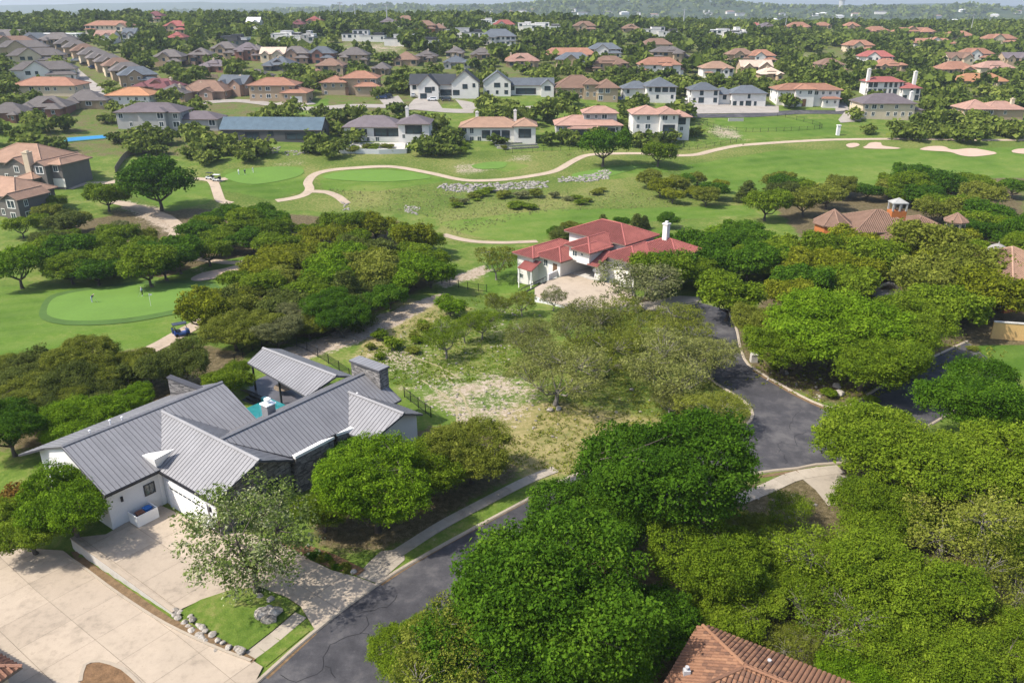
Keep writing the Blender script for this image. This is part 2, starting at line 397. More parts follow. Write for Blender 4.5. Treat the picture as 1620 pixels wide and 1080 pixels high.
M['soil'] = plain('soil', (.13,.085,.05), 1, .4, 1.5, .04, 8)
kerbL = [(380,1100),(406,1080),(497,999),(596,925),(652,890),(747,837),(835,790),(908,752),(1030,716),(1105,698),(1156,682),(1180,672.5),(1191,657),(1185,643),(1169,629),(1144,614),(1110,590),(1075,560),(1048,532),(1036,512),(1044,497),(1071,486),(1108,479)]
kerbR = [(1150,490),(1165,520),(1172,552),(1184,577),(1213,596),(1263,624),(1305,643),(1340,643),(1400,607),(1455,575),(1530,540)]
kerbB = [(1620,615),(1540,635),(1440,690),(1358,727),(1291,735),(1262,741),(1180,752),(1100,790),(1000,840),(870,905),(760,975),(640,1075),(600,1120)]
road_px = kerbL + kerbR + kerbB
KL, KR, KB = [cr(gpts(k), 1.5) for k in (kerbL, kerbR, kerbB)]
road = sheet('road', KL+KR+KB, .02, M['asphalt'], 3.0, label='dark asphalt street curving past the grey roofed house to the cul-de-sac')
for k, lb in ((KL, 'pale concrete kerb along the grassy lot side of the street'), (KR, 'pale concrete kerb along the wooded side of the cul-de-sac'), (KB, 'pale concrete kerb below the big dark oaks')):
    C = k[::2]+[k[-1]]
    cen = [np.array(c) for c in C]
    o = ribbon('kerb', cen, .42, .02, M['kerb'], [(-1, .005), (-.6, .13), (.6, .13), (1, .03)], label=lb)
rc = random.Random(5)
def crack(pts, w, nm='crack'):
    P = gpts(pts); P = cr(P, .5); Q = [p+np.array((rc.gauss(0, .1), rc.gauss(0, .1))) for p in P]
    o = ribbon(nm, Q, w, .026, M['crack'], [(-1, 0), (1, 0)], .35, parent=road, kind=None, smooth=False)
for pts in ([(447,1065),(470,1075),(510,1058),(516,1030),(540,1010),(575,998),(580,978)], [(572,1000),(590,1012),(598,1018)], [(565,972),(590,965),(620,955),(628,940)], [(515,1050),(530,1072)],
            [(1232,718),(1235,700),(1262,706),(1258,690),(1275,683)], [(1250,680),(1254,660),(1266,650)], [(735,890),(745,870),(760,862)], [(1246,735),(1240,720)], [(1090,500),(1100,520),(1120,535)]):
    crack(pts, .055)
# ---- sidewalks of separate slabs
def slabs(name, P, w, L, dz, mat, label, th=.12, gap=.025):
    root = empty(name); tag(root, label, kind='structure')
    C = cr(P, .25); d = [0]
    for a, b in zip(C, C[1:]): d.append(d[-1]+np.linalg.norm(b-a))
    C = np.array(C); d = np.array(d); n = max(1, round(d[-1]/L)); LL = d[-1]/n
    def at(s): return np.array((np.interp(s, d, C[:,0]), np.interp(s, d, C[:,1])))
    for i in range(n):
        a, b = at(i*LL+gap/2), at((i+1)*LL-gap/2); t = (b-a)/np.linalg.norm(b-a); nn = np.array((t[1], -t[0]))
        q = [a-nn*w/2, b-nn*w/2, b+nn*w/2, a+nn*w/2]
        z = [h1(*p)+dz for p in q]
        mb = MB(); mb.prism([tuple(p) for p in q], [v-th for v in z], z); mb.build('slab', mat, root)
    return root
slabs('sidewalk', gpts([(585,902),(640,868),(700,830),(760,798),(830,762),(879,742)]), 1.25, 1.55, .07, M['walk'], 'concrete sidewalk of square slabs between the lot and the street')
slabs('sidewalk', gpts([(386,1044),(430,1012),(476,973)]), 1.2, 1.5, .07, M['walk'], 'short concrete sidewalk between the two driveways')
slabs('sidewalk', gpts([(1165,792),(1215,772),(1262,752),(1330,742)]), 1.6, 1.6, .07, M['walk'], 'concrete sidewalk below the cul-de-sac')
ribbon('parkway_strip', gpts([(648,884),(700,850),(760,822),(830,785)]), 1.6, .05, M['ground'], label='narrow grass strip between sidewalk and kerb')
# ---- concrete driveways as panels
def inset_cut(P, grid_o, ang, cw, cl, gap):
    """cut polygon P into a grid of panels (list of polygons)"""
    u = np.array((math.cos(ang), math.sin(ang))); v = np.array((-u[1], u[0])); o = np.array(grid_o)
    Q = np.array([((p-o)@u, (p-o)@v) for p in P]); out = []
    def clip(poly, ax, val, keep):
        res = []
        for i in range(len(poly)):
            a, b = poly[i], poly[(i+1) % len(poly)]; da, db = (a[ax]-val)*keep, (b[ax]-val)*keep
            if da >= 0: res.append(a)
            if (da > 0 and db < 0) or (da < 0 and db > 0): res.append(a+(b-a)*(da/(da-db)))
        return res
    lo, hi = Q.min(0), Q.max(0)
    for i in range(math.floor(lo[0]/cw), math.ceil(hi[0]/cw)):
        for j in range(math.floor(lo[1]/cl), math.ceil(hi[1]/cl)):
            p = list(Q)
            for ax, val, k in ((0, i*cw+gap, 1), (0, (i+1)*cw-gap, -1), (1, j*cl+gap, 1), (1, (j+1)*cl-gap, -1)):
                p = clip(p, ax, val, k)
                if len(p) < 3: break
            if len(p) >= 3:
                ar = abs(sum(p[a][0]*p[(a+1)%len(p)][1]-p[(a+1)%len(p)][0]*p[a][1] for a in range(len(p))))/2
                if ar > .05: out.append([o+q[0]*u+q[1]*v for q in p])
    return out
def driveway(name, P, ang, cw, cl, dz, mat, label, zf=None, origin=None):
    root = empty(name); tag(root, label, kind='structure')
    sheet('joint_bed', P, dz-.06, M['joint'], 1.3, zf, parent=root, kind=None)
    zz = zf or h1
    for p in inset_cut(P, P[0] if origin is None else origin, ang, cw, cl, .013):
        sheet('panel', p, dz, mat, 1.3, zf, parent=root, kind=None)
    return root
HU, HV = np.array((.6, .8)), np.array((.8, -.6)); HO = np.array((-40., 66.))
def HL(u, v): return HO+u*HU+v*HV
HANG = math.atan2(.8, .6)
drv = gpts([(119,868),(168,846),(250,798),(345,842),(400,846),(470,868),(490,886),(525,903),(562,913)]) + gpts([(598,925),(499,998)]) + gpts([(476,960),(455,946),(413,930),(370,932),(318,950),(278,972)])
zflat = lambda x, y: 0.0
driveway('driveway', drv, HANG, 3.9, 4.3, .1, M['drive'], 'pale concrete driveway in front of the white garage door', zflat, HL(3.6, 5.5))
drn = gpts([(-160,930),(-60,885),(30,868),(100,872),(125,890),(190,940),(262,987),(330,1020),(400,1046)]) + gpts([(416,1056),(403,1082),(380,1110),(300,1160),(120,1190),(-200,1130)])
driveway('driveway', drn, HANG-.02, 4.0, 4.0, .13, M['drive'], 'wide pale concrete driveway of the neighbour below the retaining wall', None, drn[5])
# planted island in the neighbour's driveway
isl = gpts([(128,1080),(135,1054),(160,1048),(195,1060),(222,1085),(250,1130),(120,1130)])
def isz(x, y): return h1(x, y)+.10
sheet('planting_island', isl, .19, M['mulch'], 2, label='mulched planting island edged with concrete in the lower driveway')
ribbon('island_edging', isl[:-2], .28, .16, M['kerb'], [(-1, -.2), (-1, .06), (1, .06), (1, -.2)], label='concrete edging of the mulched island')
# bed and edging along the retaining wall
bed = gpts([(112,874),(122,874),(272,980),(350,1012),(405,1044),(398,1050),(262,990),(190,944),(125,896)])
sheet('planting_bed', bed, .15, M['leafy'], 2, label='narrow bed of brown leaves below the retaining wall')
ribbon('bed_edging', gpts([(108,884),(126,894),(190,942),(262,988),(330,1021),(398,1047)]), .22, .14, M['kerb'], [(-1, -.2), (-1, .08), (1, .08), (1, -.2)], label='low concrete edging beside the brown leaf bed')
# lawn island with the tree
isl2 = gpts([(284,972),(318,950),(370,933),(413,931),(455,947),(474,962),(430,1000),(384,1036),(330,1000)])
sheet('lawn', isl2, .14, M['ground'], 2, lambda x, y: 0.0, 'grass island with boulders between the two driveways')
sheet('lawn', gpts([(392,1040),(470,985),(490,998),(420,1055)]), .05, M['ground'], 2, lambda x, y: 0.0, 'strip of grass between short sidewalk and kerb')
# ---- golf course
for pts, w, lb in (
    ([(437,318),(462,314),(482,308),(490,299),(487,289),(497,277),(520,270),(560,266),(620,264),(680,274),(720,283),(750,286),(800,284),(850,277),(880,270),(905,256),(925,247),(950,244),(1010,243),(1060,246),(1100,245),(1130,238),(1165,231),(1200,228),(1260,224),(1330,221),(1440,220),(1560,222),(1700,222)], 2.7, 'pale cart path winding across the golf course to the sand bunkers'),
    ([(492,303),(515,304),(534,311),(548,322)], 2.7, 'short pale cart path branch above the yellow green wood'),
    ([(108,299),(135,291),(175,289),(210,281),(270,283),(325,284),(338,290),(344,305),(350,318),(366,322)], 2.8, 'pale cart path behind the round oak near the apartments'),
    ([(338,290),(352,284),(384,278)], 2.6, 'pale path stub running to the tee with golfers'),
    ([(180,319),(205,325),(240,335),(265,345),(280,358),(276,373),(262,382)], 3.2, 'curving pale cart path below the round oak'),
    ([(700,371),(730,379),(760,383),(800,384),(850,382)], 2.4, 'pale cart path left of the red roofed house'),
    ([(210,566),(255,545),(290,525),(312,513),(338,498),(370,480)], 3.0, 'pinkish cart path carrying the blue golf cart'),
    ([(285,406),(330,412),(372,416),(420,408)], 2.6, 'pale cart path half hidden behind the dark oaks')):
    ribbon('cart_path', gpts(pts), w, .07, M['path'], label=lb)
M['fringe'] = plain('green_fringe', (.055,.11,.018), .95, .2, .3, .01, 3.)
sheet('green_fringe', gpts([(62,494),(82,467),(148,454),(230,445),(292,444),(345,452),(345,482),(284,496),(200,511),(118,515),(72,508)], True, 2), .085, M['fringe'], 2.5, label='darker fringe of longer grass around the putting green')
sheet('putting_green', gpts([(74,492),(90,470),(150,458),(230,450),(290,449),(335,457),(335,478),(280,490),(200,504),(120,508),(82,502)], True, 2), .10, M['green'], 2.5, label='smooth bright putting green with a flag')
for pts, lb in (([(355,280),(390,268),(440,264),(478,267),(470,280),(400,292)], 'bright mown tee on the left of the cart path loop'), ([(512,282),(540,272),(600,269),(660,274),(680,282),(600,288)], 'bright mown tee inside the cart path loop'),
                ([(745,263),(770,257),(800,257),(795,266),(760,268)], 'small bright mown tee below the arched cream house'), ([(905,276),(950,268),(1010,264),(960,280),(920,284)], 'bright mown tee above the rock edging')):
    sheet('golf_tee', gpts(pts, True, 2), .10, M['green'], 4, label=lb)
for pts, lb in (([(1338,230),(1345,227),(1356,227),(1360,230),(1353,233),(1344,234)], 'small round sand bunker'), ([(1370,231),(1378,226),(1393,226),(1397,231),(1421,234),(1420,236),(1368,235)], 'two lobed sand bunker beside the small round one'),
                ([(1455,237),(1470,232),(1493,232),(1506,237),(1535,235),(1553,237),(1577,243),(1542,248),(1519,246),(1503,241),(1475,239)], 'long pale sand bunker'), ([(1600,240),(1610,236),(1640,236),(1640,244),(1610,243)], 'sand bunker at the edge of the fairway'),
                ([(302,441),(320,432),(350,426),(392,416),(400,421),(370,433),(330,443),(308,445)], 'pink sand bunker behind the putting green')):
    sheet('sand_bunker', gpts(pts, True, 1.5), .10, M['sand'], 3, label=lb)
# ---- other roads
ribbon('street', gpts([(84,88),(97,100),(118,118),(140,136),(158,150),(172,165)]), 8.5, .12, M['street'], label='pale concrete street between two rows of grey roofed houses')
ribbon('street', gpts([(300,165),(380,160),(480,172),(560,168),(640,170),(720,176),(800,174),(860,170)]), 6.5, .12, M['street'], label='pale residential street behind the purple roofed house')
ribbon('street', gpts([(1085,184),(1180,183),(1260,178),(1330,178),(1400,178)]), 6.5, .12, M['asphalt'], label='dark residential street above the fenced basin')
for pts, lb in (([(640,175),(655,158),(675,150),(690,158),(700,172)], 'driveway'), ([(1050,168),(1090,160),(1180,164),(1232,168),(1232,179),(1080,181)], 'pale'), ([(1320,165),(1336,162),(1345,175),(1322,177)], ''), ([(430,165),(480,155),(500,165),(450,172)], ''),
                ([(600,158),(630,152),(640,165),(612,172)], ''), ([(720,158),(745,162),(770,175),(735,176)], ''), ([(1326,190),(1336,178),(1362,178),(1362,192),(1330,195)], ''), ([(845,440),(880,430),(905,437),(960,440),(945,470),(900,478),(880,480),(842,466)], 'x')):
    if lb != 'x': sheet('forecourt', gpts(pts), .16, M['street'], 5, label='pale concrete forecourt among the far houses')
sheet('driveway', gpts([(1040,492),(1075,483),(1110,476),(1105,470),(1075,468),(1040,474),(1010,480),(1020,490)]), .05, M['walk'], 2, label='pale concrete driveway apron at the top of the cul-de-sac')
sheet('driveway', gpts([(1262,752),(1292,738),(1345,755),(1355,790),(1310,800),(1290,775)]), .05, M['walk'], 2, label='sandy concrete driveway under the trees below the cul-de-sac')

sheet('walkway', gpts([(564,911),(585,888),(603,872),(640,868),(640,886),(597,923)]), .05, M['walk'], 2, label='concrete ramp joining the sidewalk to the driveway')
sheet('planting_bed', gpts([(440,858),(480,860),(530,878),(578,902),(566,911),(526,901),(490,884),(460,870)]), .11, M['mulch'], 2, label='dark mulched bed between the driveway and the bright green tree')
for pts, w in (([(600,921),(652,887),(747,834),(835,787)], .5), ([(420,1068),(497,997)], .4), ([(1190,584),(1213,599),(1263,627),(1305,646)], .6), ([(1300,737),(1262,743),(1190,753)], .5)):
    ribbon('leaf_litter', [np.array(p)+np.array((.12, -.25)) for p in gpts(pts)], w, .03, M['leafy'], [(-1, 0), (1, 0)], .8, label='brown leaf litter lying along the kerb', kind='stuff')

M['rut'] = plain('bare_rut', (.29,.25,.15), 1, .3, 1.2, .02, 6)
for pts in ([(665,600),(700,622),(722,645),(730,672)], [(700,590),(728,620),(742,650),(752,690)], [(690,620),(718,640),(724,668)], [(640,560),(690,578),(730,600)]):
    P = [p+np.array((rc.gauss(0, .05), rc.gauss(0, .05))) for p in cr(gpts(pts), .7)]
    ribbon('tyre_rut', P, .22, .035, M['rut'], [(-1, 0), (1, 0)], .7, label='pale wheel rut worn into the vacant lot', smooth=False)
# ---------------------------------------------------------------- trees
def foliage(name, dark, mid, light, rough=.85, trans=.3, st=(.2, .55, .92)):
    dark, mid, light = [(c[0]*.92, c[1]*1.03, c[2]*.88) for c in (dark, mid, light)]
    t = NT('foliage_'+name); a = t.attr('tint'); rnd = t.n('ObjectInfo').outputs['Random']
    n = t.noise(.22, 2)
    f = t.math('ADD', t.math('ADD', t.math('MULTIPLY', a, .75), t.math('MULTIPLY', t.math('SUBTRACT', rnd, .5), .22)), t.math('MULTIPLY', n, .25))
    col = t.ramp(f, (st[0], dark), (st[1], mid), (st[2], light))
    b = t.n('BsdfPrincipled'); t.set(b.inputs['Base Color'], col); b.inputs['Roughness'].default_value = rough; b.inputs['Specular IOR Level'].default_value = .08
    tr = t.n('BsdfTranslucent'); t.set(tr.inputs[0], t.mix(.5, col, (.25,.4,.03), 'MULTIPLY') if False else col)
    mx = t.n('MixShader'); mx.inputs[0].default_value = trans
    t.t.links.new(b.outputs[0], mx.inputs[1]); t.t.links.new(tr.outputs[0], mx.inputs[2]); t.t.links.new(mx.outputs[0], t.out.inputs[0])
    return t.m
FOL = {'dark': foliage('dark', (.032,.074,.004), (.074,.142,.009), (.140,.215,.018)),
       'mid': foliage('mid', (.070,.108,.006), (.150,.200,.013), (.240,.275,.030)),
       'olive': foliage('olive', (.092,.104,.012), (.190,.196,.030), (.29,.275,.062)),
       'yellow': foliage('yellow', (.098,.112,.006), (.205,.208,.014), (.31,.29,.035)),
       'bright': foliage('bright', (.066,.120,.004), (.145,.225,.010), (.235,.315,.026)),
       'cedar': foliage('cedar', (.055,.068,.014), (.110,.126,.028), (.175,.18,.048)),
       'grey': foliage('grey', (.105,.105,.045), (.20,.19,.09), (.30,.28,.15)),
       'bloom': foliage('bloom', (.075,.110,.018), (.17,.20,.06), (.46,.42,.30), st=(.2,.48,.70)),
       'lot': foliage('lot', (.105,.110,.028), (.215,.208,.066), (.33,.31,.12)),
       'far': foliage('far', (.058,.080,.014), (.125,.152,.028), (.21,.225,.052)),
       'rust': foliage('rust', (.09,.045,.01), (.19,.10,.02), (.30,.18,.05))}
def bark():
    t = NT('bark'); n = t.noise(3., 4, .6); return t.pbr(t.ramp(n, (.3, (.045,.037,.03)), (.7, (.16,.135,.115))), .95, .1, 0, t.bump(n, .05))
M['bark'] = bark()
M['bark_grey'] = plain('pale_bark', (.21,.19,.17), .95, .3, 1.5, .03)
M['wood'] = plain('weathered_wood', (.20,.16,.12), .95, .3, 1.5, .02)
def leaf_quads(C, N, size, rng, asp=.55, jit=.35):
    """rhombus leaves at centres C facing N"""
    n = len(C); N = N/np.linalg.norm(N, axis=1, keepdims=True)
    r = rng.normal(size=(n, 3)); T = np.cross(N, r); T /= np.linalg.norm(T, axis=1, keepdims=True)+1e-9; B = np.cross(N, T)
    s = (size*np.exp(rng.normal(0, jit, n)))[:, None]*.5
    V = np.empty((n, 4, 3)); bend = N*s*.25
    V[:,0] = C-T*s; V[:,1] = C-B*s*asp+bend; V[:,2] = C+T*s; V[:,3] = C+B*s*asp-bend*.3
    return V
def crown(seed, nc, per, leaf, ch=.62, shape='oak', fill=.12, cr_=(.17, .30), gaps=0.0, asp=.6):
    """normalised crown (radius about 1, centred on 0, half height ch): leaves V, tint, clump centres"""
    rng = np.random.default_rng(seed); cen = []; rad = []
    lob = [(rng.normal(size=3)*np.array((.45, .45, .2)), rng.uniform(.5, .75)) for _ in range(6)]
    tries = 0
    while len(cen) < nc and tries < nc*40:
        tries += 1
        d = rng.normal(size=3); d /= np.linalg.norm(d)
        if shape == 'oak':
            if d[2] < -.35: continue
            c0, r0 = lob[rng.integers(6)]
            r = rng.uniform(.72, 1.)*r0; p = c0+d*r*np.array((1, 1, .8))
            p[2] = p[2]*ch
            if np.hypot(p[0], p[1]) > 1.05: p[:2] *= 1.0/np.hypot(p[0], p[1])
        elif shape == 'cone':
            z = rng.uniform(-.9, 1); w = (1-(z+.9)/1.95)**.65*.9+.08; a = rng.uniform(0, 6.283); r = rng.uniform(.55, 1)*w
            p = np.array((r*math.cos(a), r*math.sin(a), z*ch)); d = np.array((math.cos(a), math.sin(a), .35))
        else:
            p = d*rng.uniform(.45, 1)*np.array((1, 1, ch))
        k = rng.uniform(*cr_)
        if any(np.linalg.norm(p-q) < .5*(k+rr)*(1+gaps) for q, rr in zip(cen, rad)): continue
        cen.append(p); rad.append(k)
    cen = np.array(cen); rad = np.array(rad)
    n = len(cen)*per; ci = np.repeat(np.arange(len(cen)), per)
    d = rng.normal(size=(n, 3)); d /= np.linalg.norm(d, axis=1, keepdims=True); d[:,2] = np.abs(d[:,2])*np.where(rng.random(n) < .74, 1, -1)
    rr = rng.random(n)**.4
    # each clump is itself uneven: a few bulges
    ph = rng.uniform(0, 6.283, (len(cen), 3)); bul = 1+.22*np.sin(d[:,0]*5+ph[ci,0])*np.sin(d[:,1]*5+ph[ci,1])+.15*np.sin(d[:,2]*7+ph[ci,2])
    C = cen[ci]+d*(rr*rad[ci]*bul)[:, None]*np.array((1, 1, .78))
    N = d*.75+np.array((0, 0, .45))+rng.normal(size=(n, 3))*.62
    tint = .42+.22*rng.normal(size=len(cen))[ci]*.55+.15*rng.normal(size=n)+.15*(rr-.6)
    nf = int(n*fill)
    if nf:
        q = rng.normal(size=(nf, 3)); q /= np.linalg.norm(q, axis=1, keepdims=True); q *= (rng.random(nf)**.5*.8)[:, None]
        q *= np.array((1, 1, ch*.8))
        if shape == 'cone': q[:, :2] *= .35
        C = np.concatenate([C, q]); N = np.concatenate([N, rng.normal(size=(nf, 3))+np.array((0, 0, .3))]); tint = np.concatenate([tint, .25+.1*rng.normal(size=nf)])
    return leaf_quads(C, N, leaf, rng, asp), np.clip(tint, 0, 1), cen
def leaf_mesh(name, V, tint):
    n = len(V); me = np_mesh(name, V.reshape(-1, 3), np.arange(n*4).reshape(n, 4), FOL['mid'], False)
    a = me.attributes.new('tint', 'FLOAT', 'FACE'); a.data.foreach_set('value', tint.astype(np.float32)); return me
def limbs(seed, cen, ch, th, r0, k=6, nl=6, use=40):
    """trunk and branches; base at z=-th-ch, crown centre 0"""
    rng = random.Random(seed); mb = MB(); base = Vector((0, 0, -ch-th)); fork = Vector((rng.uniform(-.06, .06), rng.uniform(-.06, .06), -ch*.85))
    mb.tube([base-Vector((0, 0, .3)), base+Vector((0, 0, .02)), base.lerp(fork, .5)+Vector((rng.uniform(-.03, .03), 0, 0)), fork], [r0*1.6, r0*1.35, r0*.95, r0*.85], k+2)
    cs = [Vector(c) for c in cen]; rng.shuffle(cs); mains = []
    for i in range(nl):
        a = 2*math.pi*i/nl+rng.uniform(-.4, .4); t = Vector((math.cos(a)*.5, math.sin(a)*.5, rng.uniform(-.25, .25)*ch*2))
        m = fork.lerp(t, .5)+Vector((math.cos(a)*.1, math.sin(a)*.1, -.05))
        mb.tube([fork, m, t], [r0*.6, r0*.42, r0*.26], k); mains += [m, t, m.lerp(t, .5)]
    for c in cs[:use]:
        m = min(mains, key=lambda q: (q-c).length); j = m.lerp(c, .5)+Vector((rng.uniform(-.06, .06), rng.uniform(-.06, .06), rng.uniform(-.02, .07)))
        mb.tube([m, j, c], [r0*.24, r0*.15, r0*.05], 4, cap=False)
    return mb
TREES = {}
def variant(key, seed, nc, per, leaf, ch, th, r0, shape='oak', fill=.12, cr_=(.17, .30), gaps=0., use=30, barkm='bark', nl=6):
    V, t, cen = crown(seed, nc, per, leaf, ch, shape, fill, cr_, gaps)
    cm = leaf_mesh('crown', V, t); lb = limbs(seed+9, cen, ch if shape != 'cone' else ch*.9, th, r0, 6, nl if shape != 'cone' else 2, use)
    TREES.setdefault(key, []).append((cm, lb.me('trunk', M[barkm], True), ch+th, 2*ch+th))
for i in range(3): variant('near', 11+i, 190, 410, .029, .68, .22, .055, use=40, cr_=(.12, .22), fill=.06)
for i in range(2): variant('nearsparse', 31+i, 150, 125, .030, .62, .25, .048, fill=.02, cr_=(.12, .22), gaps=.15, use=110, barkm='bark_grey')
variant('nearbloom', 41, 95, 130, .040, .8, .42, .05, fill=.02, cr_=(.15, .26), gaps=.2, use=80, shape='ball', nl=5)
for i in range(3): variant('mid', 51+i, 110, 130, .066, .76, .22, .055, use=25, cr_=(.16, .27))
for i in range(2): variant('midsparse', 61+i, 85, 75, .052, .7, .28, .045, fill=.03, gaps=.15, use=70, cr_=(.15, .25), barkm='bark_grey')
for i in range(2): variant('cedar', 71+i, 95, 110, .08, 1.15, .12, .06, shape='cone', fill=.2, cr_=(.16, .32), use=10)
for i in range(3): variant('far', 81+i, 40, 36, .19, .75, .2, .06, use=8, cr_=(.2, .36), fill=.2)
variant('shrub', 91, 40, 60, .13, .7, .05, .04, cr_=(.2, .36), fill=.2, use=10)
rt = random.Random(77)
TREE_AT = []
KMESH = {'sparse': ('nearsparse', 'midsparse', 'far'), 'cedar': ('cedar', 'cedar', 'cedar'), 'bloom': ('nearbloom', 'midsparse', 'far'), 'shrub': ('shrub', 'shrub', 'shrub')}
def tree(pos, wm, kind, label, name='tree', group=None, form='oak', ratio=1.0, lean=0.0, cat='tree'):
    """a tree at ground point pos, crown wm metres wide"""
    d = math.hypot(pos[0], pos[1], CAMZ)
    lod = 0 if d < 128 else 1 if d < 320 else 2
    key = KMESH.get(form, ('near', 'mid', 'far'))[lod]
    cm, tm, up, tot = rt.choice(TREES[key]); r = wm/2
    e = empty(name, (pos[0], pos[1], h1(pos[0], pos[1])-.05), rt.uniform(0, 6.28)); e.rotation_euler[0] = rt.uniform(-.05, .05)+lean; e.rotation_euler[1] = rt.uniform(-.05, .05)
    e.scale = (r*rt.uniform(.94, 1.06), r*rt.uniform(.94, 1.06), r*ratio)
    c = obj('crown', cm, e, (0, 0, up)); t = obj('trunk', tm, e, (0, 0, up))
    sl_ = c.material_slots[0]; sl_.link = 'OBJECT'; sl_.material = FOL[kind]
    tag(e, label, cat, group); TREE_AT.append((pos[0], pos[1], r)); return e
def crown_pos(cx, cy, wpx, form='oak', ratio=1.0):
    """ground point of a tree whose crown centre shows at (cx, cy) with width wpx"""
    key = KMESH.get(form, ('near', 'mid', 'far'))[1]; up = TREES[key][0][2]
    wm = wpx*mpp(G(cx, cy))*.97
    for _ in range(3):
        P = G(cx, cy, up*ratio*wm/2); Q = (P.x, P.y, P.z+up*ratio*wm/2); wm = wpx*mpp(Q)
    return P, wm
def T(cx, cy, wpx, kind, label, form='oak', ratio=1.0, **k):
    P, wm = crown_pos(cx, cy, wpx, form, ratio); return tree(P, wm, kind, label, form=form, ratio=ratio, **k)
# named trees near the camera (crown centre and width in the photograph)
T(905,905,330,'dark','largest dark green oak overhanging the street, beside the brown tile roof', ratio=1.05)
T(1042,748,262,'dark','big dark green oak between the street bend and the cul-de-sac', ratio=1.0)
T(800,990,235,'dark','dark green oak hanging over the street below the largest oak', ratio=.95)
T(1010,985,190,'dark','dark green oak left of the brown tile roof corner', ratio=.9)
T(945,805,180,'dark','dark green oak between the two largest oaks beside the street', ratio=.95)
T(1120,880,170,'mid','lighter green oak just right of the largest dark oak', ratio=1.0)
T(1165,960,130,'mid','lighter green oak above the brown tile roof ridge', ratio=.9)
T(700,1040,215,'olive','brownish oak with bare twigs at the bottom edge over the street','sparse', ratio=.9)
T(640,1030,120,'mid','small light green oak leaning over the street at the bottom edge', ratio=.9)
T(960,1065,110,'bright','small bright green oak at the bottom edge beside the dark oaks', ratio=.9)
T(870,1075,130,'bright','bright green oak top at the bottom edge below the largest oak', ratio=.8)
T(1240,800,85,'mid','slim green tree beside the sandy driveway', 'sparse', ratio=1.3)
T(1190,840,110,'olive','low olive oak below the sidewalk near the big dark oak', ratio=.7)
for i, (a, b, w, k, f, lb) in enumerate([(1300,860,190,'mid','oak','green oak left of centre in the grove below the cul-de-sac'), (1400,800,170,'mid','oak','green oak just below the sandy driveway'), (1505,800,230,'olive','sparse','spreading olive oak with grey branches showing in the right grove'),
     (1310,965,185,'mid','oak','green oak right of the brown tile roof'), (1440,915,215,'mid','oak','broad yellow green oak in the middle of the right grove'), (1575,930,190,'olive','sparse','olive oak with bare grey limbs at the right edge'),
     (1480,1030,210,'mid','oak','yellow green oak near the lower right corner'), (1240,1010,110,'olive','shrub','low olive shrub beside the brown tile roof'), (1610,1030,150,'mid','oak','green oak in the lower right corner'), (1370,1060,140,'bright','oak','bright green oak at the bottom edge right of the tile roof'),
     (1360,880,130,'yellow','oak','yellowish oak between the green oaks of the right grove'), (1590,840,150,'mid','oak','green oak at the right edge above the bare limbed one'), (1250,905,120,'mid','oak','green oak above the low olive shrub')]):
    T(a, b, w*.93, k, lb, 'sparse' if i in (0, 3, 7, 10) else f, .9)
T(1415,692,222,'mid','large light green oak spreading over the right of the cul-de-sac', ratio=.85)
T(1545,745,220,'mid','broad green oak at the right edge beyond the cul-de-sac oak', ratio=.9)
T(1548,622,185,'dark','dark green oak beside the side street at the right edge', ratio=.95)
T(1620,690,150,'dark','dark oak cut by the right edge below the lawn', ratio=.9)
T(1470,735,130,'mid','small green oak tucked behind the large light green one', ratio=.9)
T(1330,505,200,'bright','big bright green oak above the side street', ratio=.9)
T(1372,558,160,'mid','layered yellow green oak overhanging the side street', ratio=.85)
T(1440,520,150,'mid','green oak between bright oak and the yellow garden wall', ratio=.9)
T(1245,545,120,'mid','small green oak beside the cul-de-sac kerb', ratio=.9)
T(1153,465,92,'mid','rounded green oak beside the top of the cul-de-sac', ratio=1.0)
T(1205,510,85,'olive','olive oak right of the rounded green one', ratio=1.0)
for a, b, w, k, lb in ((880,585,150,'lot','spreading olive oak with dark trunk on the vacant lot'),(845,535,95,'lot','smaller olive oak left of the spreading one on the lot'),(945,555,120,'olive','olive oak right of the spreading one on the lot'),(915,510,130,'lot','olive oak behind the spreading one on the lot'),(985,505,110,'olive','olive oak at the back of the lot beside the driveway'),
     (1070,575,150,'lot','grey green oak with forked trunk beside the cul-de-sac'),(1030,540,110,'olive','thin olive oak between the two lot groups'),(1130,555,110,'lot','olive oak overhanging the neck of the cul-de-sac'),(1085,515,110,'olive','olive oak behind the forked one beside the cul-de-sac'),(1125,635,110,'olive','low olive oak on the grassy tip beside the curb'),(1060,630,70,'lot','small low oak beside the forked one')):
    T(a, b, w, k, lb, 'sparse', ratio=.85)
T(1010,450,120,'grey','brownish oak beside the white garage driveway','sparse', ratio=.8)
T(705,528,62,'mid','slender green tree at the left of the lot trio','sparse', ratio=1.4)
T(735,512,48,'mid','slender green tree in the middle of the lot trio','sparse', ratio=1.4)
T(762,505,55,'mid','slender green tree at the right of the lot trio','sparse', ratio=1.3)
T(790,478,46,'olive','small thin tree below the white retaining wall','sparse', ratio=1.2)
T(712,482,50,'bright','small bright green tree on the rocky lot', ratio=.8)
T(826,478,40,'olive','thin olive tree beside the stairs of the red roofed house','sparse', ratio=1.2)
T(876,470,40,'grey','wispy leafless looking tree in front of the white driveway wall','sparse', ratio=1.2)
T(592,768,170,'bright','big bright green tree between grey house and sidewalk', ratio=1.05)
T(672,728,130,'mid','green tree behind the sidewalk, right of the stone porch', ratio=1.0)
T(745,715,130,'olive','yellow green tree at the end of the sidewalk grove', ratio=.9)
T(560,715,75,'dark','small dark green tree in front of the stone entry', ratio=1.1)
T(510,800,90,'mid','slim green tree beside the grey house entry', ratio=1.1)
